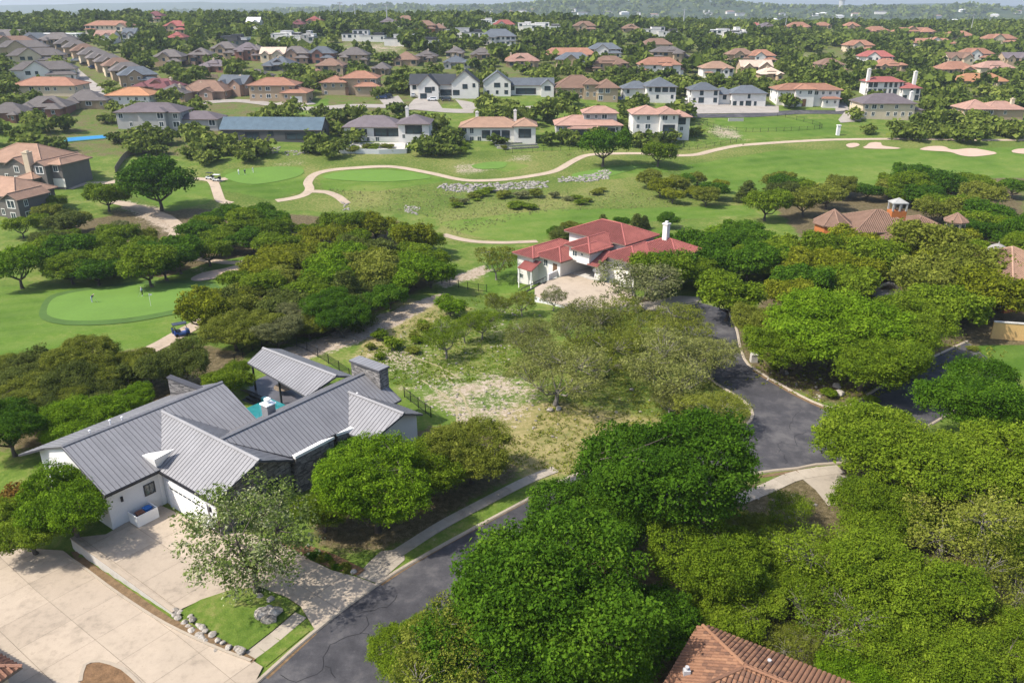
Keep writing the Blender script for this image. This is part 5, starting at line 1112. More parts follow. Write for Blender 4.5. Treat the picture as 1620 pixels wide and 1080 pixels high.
for x in (-7.0, -3.8): MB().box(x-.08, x+.08, -6.5, -6.34, -4, .9).build('post', M['trim'], rh)
# forecourt platform with white walls
pf = [U(a, b, -1.0).xy for a, b in ((846,455),(872,441),(886,438),(901,431.5),(937,442.5),(975,449),(1010,470),(990,484),(960,487),(900,487),(846,468))]
m = MB(); m.prism([tuple(p) for p in pf], -7, -1.06); plat = m.build('forecourt', M['stucco']); tag(plat, 'raised forecourt with pale retaining wall in front of the open garage', kind='structure')
sheet('paving', [np.array(p) for p in pf], -1.05, M['drive'], 4, zflat, parent=plat, kind=None)
m = MB(); p0, p1 = U(867,443,-1).xy, U(881,436,-1).xy; d = (p1-p0).normalized(); n_ = Vector((-d.y, d.x))*.12
m.prism([tuple(p0-n_), tuple(p1-n_), tuple(p1+n_), tuple(p0+n_)], -1.1, .1); o = m.build('garden_wall', M['stucco']); tag(o, 'short white parapet wall beside the outside stairs', 'wall')
# black outside stair
st = empty('outdoor_stair', (0, 0, 0)); tag(st, 'black metal stair with railings down the side of the white house', 'stair')
s0, s1 = U(862,447,-1.0), U(822,466,-4.0); dv = s1-s0; dh = Vector((dv.x, dv.y, 0)).normalized(); sd_ = Vector((-dh.y, dh.x, 0))*.6
for k in range(10):
    c = s0.lerp(s1, k/9); m = MB(); a = dh*.17; m.slab([c-sd_-a, c+sd_-a, c+sd_+a, c-sd_+a], .06); m.build('step', M['black'], st)
for s in (-1, 1):
    m = MB(); m.tube([s0+sd_*s+Vector((0,0,.95)), s1+sd_*s+Vector((0,0,.95))], .05, 5); m.tube([s0+sd_*s, s1+sd_*s], .08, 5)
    for k in range(8): c = s0.lerp(s1, k/7)+sd_*s; m.tube([c, c+Vector((0,0,.95))], .03, 4)
    m.build('railing', M['black'], st)
# ---------------------------------------------------------------- brown tile roof, lower right
br = empty('house', (0, 0, 0)); tag(br, 'brown barrel tiled roof corner at the bottom edge', 'house')
O_ = U(1112, 990, 4.0); av = (U(1060, 1080, 4.0)-O_).normalized(); bv = (U(1305, 1080, 4.0)-O_).normalized(); bv = (bv-av*av.dot(bv)).normalized()
def brp(a, b, z): return O_+av*a+bv*b+Vector((0, 0, z))
WA, WB_, kb = 8.4, 20., .46; hr = WA/2*kb
c4 = [brp(0,0,0), brp(WA,0,0), brp(WA,WB_,0), brp(0,WB_,0)]; r1, r2 = brp(WA/2,WA/2,hr), brp(WA/2,WB_-WA/2,hr)
faces_ = [[c4[0],c4[1],r1], [c4[3],c4[0],r1,r2], [c4[1],c4[2],r2,r1], [c4[2],c4[3],r2]]
def barrel():
    t = NT('barrel_tile'); rnd = t.n('ObjectInfo').outputs['Random']; n = t.noise(.9, 4, .7); n2 = t.noise(7, 3)
    f = t.math('ADD', t.math('MULTIPLY', rnd, .45), t.math('ADD', t.math('MULTIPLY', n, .4), t.math('MULTIPLY', n2, .15)))
    return t.pbr(t.ramp(f, (.2, (.10,.06,.045)), (.5, (.20,.105,.066)), (.8, (.30,.165,.098))), .9, .15, 0, t.bump(n2, .01))
M['barrel'] = barrel()
mb = MB(); mb.add([p-Vector((0,0,.03)) for f in faces_ for p in f], [tuple(range(s, s+len(f))) for f, s in zip(faces_, np.cumsum([0]+[len(f) for f in faces_[:-1]]))]); mb.slab([p-Vector((0,0,.05)) for p in c4], .2)
brr = mb.build('roof', M['fascia'], br)
wl_ = MB(); wl_.prism([tuple(brp(a, b, 0).xy) for a, b in ((.6,.6),(WA-.6,.6),(WA-.6,WB_-.6),(.6,WB_-.6))], -1, O_.z-.2); wl_.build('wall', WM['cream'], br)
def tile_mesh(w=.3, L=.46):
    V, Fc = [], []
    for j, (y, k, z) in enumerate(((0, 1.0, .035), (L, .82, 0))):
        for i in range(6):
            a = math.pi*i/5; V.append((-math.cos(a)*w/2*k, y, math.sin(a)*w*.34*k+z))
    for i in range(5): Fc.append((i, i+1, 7+i, 6+i))
    Fc.append(tuple(range(6))[::-1])
    return mesh('tile', V, Fc, M['barrel'])
TM = tile_mesh(); cand = []
for P in faces_[:3]:
    n, e, sl = face_frame(P); o = Vector(P[0]); Q = [((Vector(p)-o).dot(e), (Vector(p)-o).dot(sl)) for p in P]
    x0, x1 = min(q[0] for q in Q), max(q[0] for q in Q); y1 = max(q[1] for q in Q)
    for i in range(int((x1-x0)/.31)):
        for j in range(-1, int(y1/.40)+1):
            x, y = x0+(i+.5)*.31, j*.40
            if not inpoly(np.array([x]), np.array([max(y+.2, .05)]), Q)[0]: continue
            p = o+e*x+sl*y; a, b, _ = proj(np.array(p))
            cand.append((float(abs(a-1180)+max(0, b-1080)*3), p, Matrix((e, sl, n)).transposed(), float(b)))
cand.sort(key=lambda c: c[0]); rest = MB()
for k, (_, p, mt, b) in enumerate(cand):
    if k < 300 and b < 1095: o = obj('tile', TM, brr); o.matrix_local = Matrix.Translation(p)@mt.to_4x4()
    elif b < 1300: rest.add([p+mt@Vector(v.co) for v in TM.vertices], [tuple(f.vertices) for f in TM.polygons])
o = rest.build('tile_rows', M['barrel'], brr); o['kind'] = 'stuff'
for a, b in ((c4[0], r1), (c4[1], r1), (r1, r2)):
    L = (b-a).length; m = MB()
    for k in range(int(L/.4)):
        p, q = a.lerp(b, k*.4/L), a.lerp(b, min(1, (k*.4+.44)/L)); m.tube([p+Vector((0,0,.06)), q+Vector((0,0,.09))], [.15, .12], 7)
    m.build('ridge_cap', M['barrel'], brr)
M['rim_grey'] = plain('galvanised', (.42,.42,.43), .5, .1)
for px_, py_ in ((1087,1057),(1217,1046)):
    p = U(px_, py_, 4.9); m = MB(); m.lathe([(.09,-.6),(.09,.08),(.14,.1),(.14,.17)], 8, tuple(p)); m.box(p.x-.22, p.x+.22, p.y-.18, p.y+.18, p.z-.5, p.z-.08); m.build('vent_pipe', M['rim_grey'], br)
# tile roof corner, lower left
c = U(31, 1053, 2.2); bl = house(0, 1080, 'red brown tile roof corner in the lower left corner', [(-12,0,-6,3,3.0,'hip',.42)], 'terra', 'cream', -28, base=Vector((c.x-1.9, c.y-3.4, h1(c.x, c.y))), metric=True, ribs=True, caps=True, nowin=(0,))
# ---------------------------------------------------------------- orange houses on the right
def turret(root, x, y, r, h, rh_, wall, roof, k=8, arches=False):
    m = MB(); m.lathe([(r, -4), (r, h)], k, (x, y, 0)); w = m.build('turret_wall', WM[wall], root)
    m = MB(); m.lathe([(r+.5, h-.05), (r+.5, h+.1), (.05, h+rh_)], k, (x, y, 0)); rr = m.build('turret_roof', RM[roof], root)
    m = MB()
    for j in range(k):
        a = 2*math.pi*j/k; m.tube([(x+(r+.5)*math.cos(a), y+(r+.5)*math.sin(a), h+.14), (x, y, h+rh_+.04)], .12, 5)
    m.build('ridge_cap', M['cap'][roof], rr)
    if arches:
        for j in range(k):
            a = 2*math.pi*(j+.5)/k; window(root, x+r*.93*math.cos(a), y+r*.93*math.sin(a), h-1.2, .9, 1.6, a+math.pi/2, 'd')
oh = house(1400, 408, 'orange stucco house with brown tile roof, turrets and tall stone chimney', [(-52,48,0,12,5.6,'hip',.45), (40,110,3,13,4.6,'hip',.42), (-20,30,-4,3,4.4,'hip',.42)], 'brown', 'orange', 0, ribs=True, caps=True, win=(1.3, 1.9, 3.0))
s_ = mpp(oh.location); turret(oh, -76*s_, 5, 3.6, 6.0, 2.9, 'orange', 'brown'); turret(oh, 126*s_, 6, 2.0, 6.2, 1.7, 'cream', 'brown', 8, True)
m = MB(); x = 23*s_; m.box(x-1.5, x+1.5, 3.6, 6.0, 4, 8.8); cm_ = m.build('chimney', WM['orange'], oh)
m = MB()
for a in (-1.5, -.15, 1.2): m.box(x+a, x+a+.3, 3.55, 3.9, 8.8, 10.3); m.box(x+a, x+a+.3, 5.7, 6.05, 8.8, 10.3)
m.box(x-1.6, x+1.6, 3.5, 6.1, 10.3, 10.5); m.add([(x-1.6,3.5,10.5),(x+1.6,3.5,10.5),(x+1.6,6.1,10.5),(x-1.6,6.1,10.5),(x,4.8,11.4)], [(0,1,4),(1,2,4),(2,3,4),(3,0,4)]); m.build('chimney_cap', plain('weathered_cap', (.3,.3,.29), .95, .25), cm_)
oh2 = house(1625, 490, 'orange house with pink tile roof cut by the right edge', [(-50,60,0,11,6.0,'hip',.5)], 'tan', 'orange', 20, ribs=True, caps=True)
M['stone_grey'] = plain('aged_stone', (.26,.25,.23), .95, .25, 1.2, .03)
gz = empty('gazebo', G(1568, 436)); tag(gz, 'small white domed gazebo among the trees near the right edge', 'gazebo')
for j in range(6): a = j*math.pi/3; MB().tube([(1.5*math.cos(a),1.5*math.sin(a),0),(1.5*math.cos(a),1.5*math.sin(a),4.2)], .16, 8).build('column', M['stone_grey'], gz)
MB().lathe([(1.9,4.2),(1.9,4.5),(1.7,5.1),(1.2,5.7),(.5,6.05),(.12,6.1),(.1,6.4),(.02,6.6)], 16).build('dome', M['stone_grey'], gz, True)
ft = empty('fountain', G(1402, 470)); tag(ft, 'grey stone arch ring of the fountain in the oak grove', 'fountain')
m = MB(); m.tube([(2.2*math.cos(a), 0, 2.2*math.sin(a)+.2) for a in np.linspace(0, math.pi, 15)], .3, 8); m.build('arch', M['stone_grey'], ft)
MB().lathe([(2.4,0),(2.5,.5),(2.2,.55),(2.1,.2)], 20).build('basin', M['stone_grey'], ft)
ga, gb = G(1566, 535), G(1640, 540); d = (gb-ga).xy.normalized(); n_ = Vector((-d.y, d.x))*.15
m = MB(); m.prism([tuple(ga.xy-n_), tuple(gb.xy-n_), tuple(gb.xy+n_), tuple(ga.xy+n_)], -4, h1(ga.x, ga.y)+2.6); gw = m.build('garden_wall', plain('ochre_stucco', (.55,.36,.15), .9, .1)); tag(gw, 'ochre garden wall beside the lawn at the right edge', 'wall')
m = MB(); m.prism([tuple(ga.xy-n_*1.5), tuple(gb.xy-n_*1.5), tuple(gb.xy+n_*1.5), tuple(ga.xy+n_*1.5)], h1(ga.x, ga.y)+2.6, h1(ga.x, ga.y)+2.75); m.build('coping', M['white_conc'], gw)
# ---------------------------------------------------------------- stones
def rock_mesh(seed, sub=2, flat=.7):
    bm = bmesh.new(); bmesh.ops.create_icosphere(bm, subdivisions=sub, radius=1); r = random.Random(seed)
    cuts = [(Vector((r.gauss(0,1), r.gauss(0,1), r.gauss(0,1))).normalized(), r.uniform(.55, .9)) for _ in range(9)]
    for v in bm.verts:
        for n, d in cuts:
            k = v.co.dot(n)
            if k > d: v.co -= n*(k-d)*.9
        v.co *= r.uniform(.95, 1.05); v.co.z *= flat
    me = bpy.data.meshes.new('stone'); bm.to_mesh(me); bm.free(); me.materials.append(M['limestone']); return me
def limestone():
    t = NT('limestone'); n = t.noise(2.2, 5, .7); n2 = t.noise(9, 4, .7); rnd = t.n('ObjectInfo').outputs['Random']
    f = t.math('ADD', t.math('MULTIPLY', n, .6), t.math('ADD', t.math('MULTIPLY', n2, .3), t.math('MULTIPLY', rnd, .12)))
    return t.pbr(t.ramp(f, (.34, (.09,.08,.066)), (.47, (.30,.27,.235)), (.7, (.48,.455,.42))), .95, .1, 0, t.bump(n2, .06))
M['limestone'] = limestone(); M['riprap'] = plain('riprap_rock', (.24,.225,.205), .95, .6, .9, .05, 2.)
RK = [rock_mesh(i) for i in range(6)]; RKs = [rock_mesh(20+i, 1) for i in range(5)]
rs = random.Random(9)
def stone(P, r, name='boulder', parent=None, flat=1.0, dz=.3):
    o = obj(name, rs.choice(RK), parent, (P[0], P[1], P[2]+r*dz), rs.uniform(0, 6), (r*rs.uniform(.85, 1.2), r*rs.uniform(.85, 1.2), r*flat)); o.rotation_euler[0] = rs.uniform(-.3, .3); return o
for a, b, r, lb in ((416,974,.75,'pitted white boulder at the left of the island cluster'), (426,984,.62,'white boulder at the front of the island cluster'), (436,972,.7,'white boulder at the right of the island cluster'), (424,968,.6,'white boulder at the back of the island cluster'), (428,950,.36,'small pale stone behind the boulder cluster'), (411,944,.34,'small pale stone beside the blossomed tree trunk'),
                    (1242,592,.55,'white limestone slab on the bare kerbside soil'), (1324,612,.6,'upper white rock beside the cul-de-sac kerb'), (1328,625,.7,'lower white rock beside the cul-de-sac kerb'), (1355,905,.5,'pale rock in a gap of the right grove'), (1218,1012,.5,'pale rock beside the low olive shrub'), (1337,1006,.7,'flat pale rock in the clearing of the right grove'), (560,906,.35,'stone in the mulched entry bed'), (515,880,.3,'stone at the top of the entry bed'), (884,648,.45,'pale rock at the foot of the spreading lot oak'), (870,650,.5,'larger pale rock beside the spreading lot oak'), (999,617,.35,'pale rock in the shaded grass of the lot')):
    o = stone(G(a, b), r); tag(o, lb, 'rock')
sw_ = empty('stone_wall', (0, 0, 0)); tag(sw_, 'dry stacked white stone edge at the foot of the lawn island', 'wall')
P = cr(gpts([(284,968),(305,985),(330,1003),(355,1022),(382,1036)]), .55)
for i, p in enumerate(P):
    for k in range(2 if i < len(P)*.7 else 1):
        q = p+np.array((rs.uniform(-.25, .25), rs.uniform(-.25, .25)))-np.array((.3, .35))*k; o = stone((q[0], q[1], h1(q[0], q[1])+.18*(1-k)), rs.uniform(.24, .38), 'stone', sw_, .8); o.visible_shadow = True
def scatter_rocks(name, polys, n, rr, label, seed, zoff=.1, mat='limestone'):
    r = np.random.default_rng(seed); mb = MB(); vs = [([tuple(v.co) for v in m.vertices], [tuple(p.vertices) for p in m.polygons]) for m in RKs]
    for poly, nn in zip(polys, n):
        A = np.array(poly); k = 0; t = 0
        while k < nn and t < nn*20:
            t += 1; a, b = r.uniform(A[:,0].min(), A[:,0].max()), r.uniform(A[:,1].min(), A[:,1].max())
            if not inpoly(np.array([a]), np.array([b]), poly)[0]: continue
            g = G(a, b); s = rr[0]*(rr[1]/rr[0])**r.random(); V, Fc = vs[r.integers(5)]; an = r.uniform(0, 6.28); c, sn = math.cos(an)*s, math.sin(an)*s
            mb.add([(g.x+x*c-y*sn, g.y+x*sn+y*c, g.z+z*s*.8+s*zoff) for x, y, z in V], Fc); k += 1
    o = mb.build(name, M[mat]); tag(o, label, kind='stuff'); return o
scatter_rocks('riprap', [[(690,296),(700,291),(760,292),(830,288),(868,287),(866,297),(820,300),(760,305),(700,303)]], [430], (.3, .8), 'band of grey white riprap rocks below the cart path', 1, mat='riprap')
scatter_rocks('riprap', [[(880,282),(930,277),(958,268),(966,272),(962,284),(930,288),(884,288)]], [200], (.3, .8), 'short band of riprap rocks curving beside the tee', 2, mat='riprap')
scatter_rocks('rubble', [[(640,612),(700,592),(800,590),(848,598),(850,640),(805,690),(735,672),(680,645)], [(560,560),(640,520),(760,470),(860,500),(850,560),(700,600),(620,600)], [(850,640),(1100,600),(1150,680),(900,720),(800,700)], [(430,565),(520,532),(620,492),(700,462),(640,508),(560,545)]], [160, 260, 60, 90], (.07, .28), 'loose pale stones scattered over the vacant lot', 3, .2)
scatter_rocks('rubble', [[(1180,780),(1620,700),(1620,1080),(1200,1080)], [(1195,598),(1330,650),(1310,600),(1220,580)]], [120, 30], (.1, .3), 'pale stones among the leaf litter of the right grove', 4, .2)
scatter_rocks('landscape_stones', [[(410,235),(445,232),(440,242),(415,244)], [(450,240),(492,236),(490,244),(452,247)], [(640,325),(665,328),(660,340),(640,336)], [(540,320),(552,322),(553,334),(543,333)]], [60, 70, 60, 25], (.25, .55), 'low stone edging below the long blue roof', 5, mat='riprap')
# weeds and tufts on the vacant lot
rgn = np.random.default_rng(4)
def tufts(name, poly, n, size, kind, label, dry=0.3):
    A = np.array(poly, float); X_ = rgn.uniform(A[:,0].min(), A[:,0].max(), n*3); Y_ = rgn.uniform(A[:,1].min(), A[:,1].max(), n*3); ok = inpoly(X_, Y_, poly); X_, Y_ = X_[ok][:n], Y_[ok][:n]
    d = np.stack([(X_-810)/F, CP+(540-Y_)/F*SP, -SP+(540-Y_)/F*CP], -1); t = -CAMZ/d[:,2]
    for _ in range(12): t = (hz(d[:,0]*t, d[:,1]*t)-CAMZ)/d[:,2]*.6+t*.4
    C = d*t[:, None]; clus = np.sin(C[:,0]*1.3+np.sin(C[:,1]*.7)*2)*np.sin(C[:,1]*1.1+np.sin(C[:,0]*.9)*2); keep = clus > rgn.uniform(-1.2, .5, len(C)); C = C[keep]
    C = np.repeat(C, 5, 0)+rgn.normal(size=(len(C)*5, 3))*np.array((.13, .13, 0)); C[:,2] = hz(C[:,0], C[:,1])+rgn.uniform(.03, size*.7, len(C))
    N = rgn.normal(size=(len(C), 3))+np.array((-.4, -.5, .5)); V = leaf_quads(C, N, size, rgn, .35)
    me = leaf_mesh(name, V, np.clip(.5+.22*rgn.normal(size=len(C)), 0, 1)); me.materials[0] = FOL[kind]; o = obj(name, me); tag(o, label, kind='stuff')
tufts('weeds', [(560,570),(640,510),(760,465),(860,500),(860,590),(700,610),(620,610)], 4200, .22, 'mid', 'green weeds over the rocky vacant lot')
tufts('weeds', [(700,700),(830,690),(900,590),(1150,600),(1190,660),(1080,700),(900,750),(760,730)], 4200, .2, 'olive', 'patchy grass tufts on the lot near the street')
tufts('rough_grass', [(520,300),(700,300),(990,300),(1100,325),(860,335),(720,375),(690,345),(560,325)], 1700, .32, 'grey', 'rough grass between the cart path and the fairway')
tufts('rough_grass', [(1110,190),(1190,230),(900,240),(860,250),(1000,240)], 500, .4, 'grey', 'rough grass on the bank beside the far cart path')
tufts('undergrowth', [(1180,600),(1330,650),(1460,600),(1600,560),(1400,500),(1200,540)], 1500, .3, 'olive', 'sparse undergrowth under the cul-de-sac oaks')
# ---------------------------------------------------------------- fences
def fence(label, pts, h, mat, post=2.4, pick=.0, rails=(.15, .9), z=None, thick=.05, panel=False):
    e = empty('fence', (0, 0, 0)); tag(e, label, 'fence'); P = [np.array(G(*p).xy) for p in pts]; C = cr(P, post)
    pm = MB(); pm.box(-thick, thick, -thick, thick, -.3, h*1.04); pme = pm.me('post', mat)
    for c in C: obj('post', pme, e, (c[0], c[1], h1(c[0], c[1])))
    V3 = [Vector((c[0], c[1], h1(c[0], c[1]))) for c in C]
    if panel:
        for a, b in zip(V3, V3[1:]):
            d = (b-a); L = d.length; k = max(1, int(L/1.2))
            for i in range(k):
                p, q = a.lerp(b, i/k+.01), a.lerp(b, (i+1)/k-.01); n = Vector((-d.y, d.x, 0)).normalized()*.03
                m = MB(); m.add([p-n, q-n, q+n, p+n]+[v+Vector((0,0,h*rs.uniform(.95, 1.0))) for v in (p-n, q-n, q+n, p+n)], [(0,1,5,4),(1,2,6,5),(2,3,7,6),(3,0,4,7),(4,5,6,7)]); m.build('panel', mat, e)
        return e
    for f in rails:
        m = MB(); m.tube([v+Vector((0,0,h*f)) for v in V3], thick*.6, 4); m.build('rail', mat, e)
    if pick:
        m = MB()
        for a, b in zip(V3, V3[1:]):
            k = max(1, int((b-a).length/pick))
            for i in range(k): p = a.lerp(b, (i+.5)/k); m.tube([p+Vector((0,0,.1)), p+Vector((0,0,h*.98))], .012, 3, cap=False)
        o = m.build('pickets', mat, e); o['kind'] = 'stuff'
    return e
fence('black iron fence behind the pool pavilion', [(372,575),(400,555),(430,543),(470,548),(520,575),(565,606)], 1.4, M['black'], pick=.16)
fence('black iron fence at the right end of the grey roof', [(640,628),(662,645),(682,660)], 1.4, M['black'], pick=.16)
fence('black iron fence below the vivid green tree', [(690,448),(712,452),(740,458),(770,462)], 1.5, M['black'], 2.6, .2)
fence('black iron fence around the grass basin', [(1112,197),(1140,205),(1180,209),(1240,208),(1300,203),(1260,190),(1230,184)], 1.6, M['black'], 3, .35)
fence('black iron fence below the grey two tier house', [(800,243),(860,240),(930,237),(1010,234)], 1.5, M['black'], 3, .4)
fence('black iron fence behind the far round oak', [(1040,238),(1090,238),(1140,230),(1165,225)], 1.5, M['black'], 3, .4)
fence('weathered wooden fence curving below the sport court', [(183,274),(190,262),(200,250),(215,243),(245,240)], 1.9, M['wood'], 2.4, panel=True)
fence('weathered wooden fence behind the maroon roofed house', [(215,100),(235,118),(255,128)], 1.9, M['wood'], 3, panel=True)
fence('weathered wooden fence behind the slope houses', [(285,122),(310,122),(345,124)], 1.8, M['wood'], 3, panel=True)
# ---------------------------------------------------------------- cars, carts, golfers
def paint(name, c): return plain('paint_'+name, c, .25, .03, spec=.6)
PT = {'white': paint('white', (.75,.75,.75)), 'black': paint('black', (.02,.02,.025)), 'blue': paint('blue', (.03,.06,.16)), 'silver': paint('silver', (.35,.36,.38)), 'red': paint('red', (.25,.03,.03))}
M['tyre'] = plain('tyre', (.02,.02,.02), .9, .2); M['rim'] = plain('rim', (.45,.45,.47), .35, .1, metal=.6); M['lamp'] = plain('headlamp', (.7,.7,.65), .2, .05)
M['tail'] = plain('tail_lamp', (.3,.02,.02), .3, .05)
def car(P, rz, col, label, kind='car', group='cars parked by the far houses'):
    e = empty(kind, P, rz); sh = [(-2.3,.35),(-2.35,.75),(-2.2,.98),(-1.5,1.05),(-.95,1.5),(-.3,1.62),(.9,1.62),(1.75,1.55),(2.15,1.05),(2.3,.95),(2.3,.4),(2.1,.3),(-2.1,.3)]
    if kind == 'pickup': sh = [(-2.7,.4),(-2.75,.95),(-2.5,1.15),(-1.5,1.2),(-.9,1.75),(.0,1.85),(.9,1.85),(1.0,1.2),(2.7,1.2),(2.7,.5),(2.5,.4),(-2.5,.4)]
    def ex(pts, w0, w1=None):
        n = len(pts); V = [(x, -(w0 if z < 1.15 else (w1 or w0)), z) for x, z in pts]+[(x, (w0 if z < 1.15 else (w1 or w0)), z) for x, z in pts]
        return V, [tuple(range(n)), tuple(range(n, 2*n))[::-1]]+[(i, n+i, n+(i+1)%n, (i+1)%n) for i in range(n)]
    m = MB(); m.add(*ex(sh, .92, .74)); o = m.build('body', PT[col], e)
    bm = bmesh.new(); bm.from_mesh(o.data); bmesh.ops.recalc_face_normals(bm, faces=bm.faces[:]); bmesh.ops.bevel(bm, geom=bm.edges[:], offset=.05, segments=2, affect='EDGES'); bm.to_mesh(o.data); bm.free()
    zt = 1.55 if kind != 'pickup' else 1.78; x1 = 1.7 if kind != 'pickup' else .85
    for s in (-1, 1):
        m = MB(); m.add([(-1.15,s*.86,1.12),(x1,s*.86,1.12),(x1-.1,s*.765,zt),(-.75,s*.765,zt)], [(0,1,2,3)]); m.add([(-1.15,s*.88,1.12),(x1,s*.88,1.12),(x1-.1,s*.785,zt),(-.75,s*.785,zt)], [(0,1,2,3)]); m.build('side_window', M['glass'], e)
    m = MB(); m.add([(-1.5,-.7,1.1),(-1.5,.7,1.1),(-.98,.62,1.54),(-.98,-.62,1.54)], [(0,1,2,3)]); w = m.build('windscreen', M['glass'], e); w.location = (-.06, 0, .03)
    for x in (-1.45, 1.45):
        for s in (-1, 1):
            m = MB(); m.tube([(x,s*.72,.34),(x,s*.94,.34)], .34, 14); wh = m.build('wheel', M['tyre'], e); m = MB(); m.tube([(x,s*.935,.34),(x,s*.955,.34)], .21, 10); m.build('rim', M['rim'], wh)
    for s in (-1, 1):
        MB().box(-2.39, -2.3, s*.68-.16, s*.68+.16, .68, .82).build('headlight', M['lamp'], e); MB().box(2.26, 2.34, s*.7-.14, s*.7+.14, .78, .92).build('tail_light', M['tail'], e)
    return tag(e, label, 'pickup' if kind == 'pickup' else 'car', group)
for a, b, rz, c, lb in ((483,160,.3,'black','black car in front of the brown garage wing'), (604,157,.2,'blue','dark blue car left of the pair beside the stone villa'), (613,155,.3,'black','black car right of the pair beside the stone villa'), (654,154,1.6,'silver','silver car beside the white farmhouse garage'), (684,160,.1,'white','white car on the farmhouse forecourt'), (706,160,.0,'black','black car in front of the dark farmhouse gable'), (981,160,1.5,'blue','dark car between the brown stone house and the slate hips'), (1092,160,.3,'white','white car on the long white house forecourt'),
                        (84,97,1.9,'silver','silver car at the far end of the concrete street'), (119,98,.5,'white','white car in a driveway of the right hand row'), (134,104,.6,'black','black car in a driveway of the right hand row'), (148,109,.6,'blue','dark car in the nearest driveway of the right hand row'), (97,113,2.0,'black','black car parked on the left kerb of the concrete street'), (386,92,.1,'white','white car between the slope houses'), (742,75,.2,'white','white car on the crest')):
    car(G(a, b)+Vector((0,0,.2)), rz, c, lb)
car(Vector((10.8, 142.8, -1.0))+Matrix.Rotation(math.radians(-45), 3, 'Z')@Vector((4.4, 5.2, .02)), math.radians(45), 'white', 'white pickup inside the open garage of the red roofed house', 'pickup', None)
def cart(P, rz, col, label, roof='black', group='golf carts'):
    e = empty('golf_cart', P, rz); pm = PT[col]
    m = MB(); m.prism([(-1.1,-.55),(1.1,-.55),(1.2,-.35),(1.2,.35),(1.1,.55),(-1.1,.55)], .28, .5); m.prism([(.65,-.5),(1.15,-.45),(1.2,0),(1.15,.45),(.65,.5)], .5, [.95,.8,.75,.8,.95]); m.prism([(-1.1,-.55),(-.35,-.55),(-.35,.55),(-1.1,.55)], .5, .78); m.build('body', pm, e)
    MB().box(-.75, -.1, -.52, .52, .78, .9).build('seat', M['black'], e); MB().box(-.85, -.75, -.52, .52, .8, 1.3).build('backrest', M['black'], e)
    m = MB(); m.prism([(-1.15,-.6),(.75,-.6),(.9,-.4),(.9,.4),(.75,.6),(-1.15,.6)], 1.88, 1.98); m.build('canopy', PT[roof] if roof in PT else M['black'], e)
    for x, y, x2 in ((-1.0,.5,-1.0),(-1.0,-.5,-1.0),(.95,.5,.7),(.95,-.5,.7)): MB().tube([(x,y,.6),(x2,y,1.9)], .025, 5).build('post', M['black'], e)
    MB().tube([(.6,.25,.9),(.3,.25,1.1)], .02, 5).build('steering_column', M['black'], e)
    for x in (-.75, .8):
        for s in (-1, 1): MB().tube([(x,s*.48,.24),(x,s*.62,.24)], .24, 12).build('wheel', M['tyre'], e)
    for s in (-1, 1):
        g = MB(); g.lathe([(.12,0),(.16,.8),(.14,.85)], 8, (-1.2, s*.25, .55)); g.build('golf_bag', M['black'] if s > 0 else PT['blue'], e)
    return tag(e, label, 'golf cart', group)
PT['cartblue'] = paint('cart_blue', (.03,.10,.45))
cart(G(288,531)+Vector((0,0,.09)), .55, 'cartblue', 'blue golf cart with black canopy on the pinkish path'); cart(G(332,284)+Vector((0,0,.09)), 2.8, 'white', 'white golf cart left of the parked pair on the path fork', 'black'); cart(G(343,287)+Vector((0,0,.09)), 3.0, 'white', 'white golf cart right of the parked pair on the path fork', 'white')
M['skin'] = plain('skin', (.45,.28,.2), .6, .05); M['navy'] = plain('navy_cloth', (.03,.04,.08), .9, .1); M['lav'] = plain('pale_blue_cloth', (.45,.47,.62), .9, .06); M['wcloth'] = plain('white_cloth', (.7,.7,.7), .9, .05); M['kcloth'] = plain('dark_cloth', (.03,.03,.03), .9, .1)
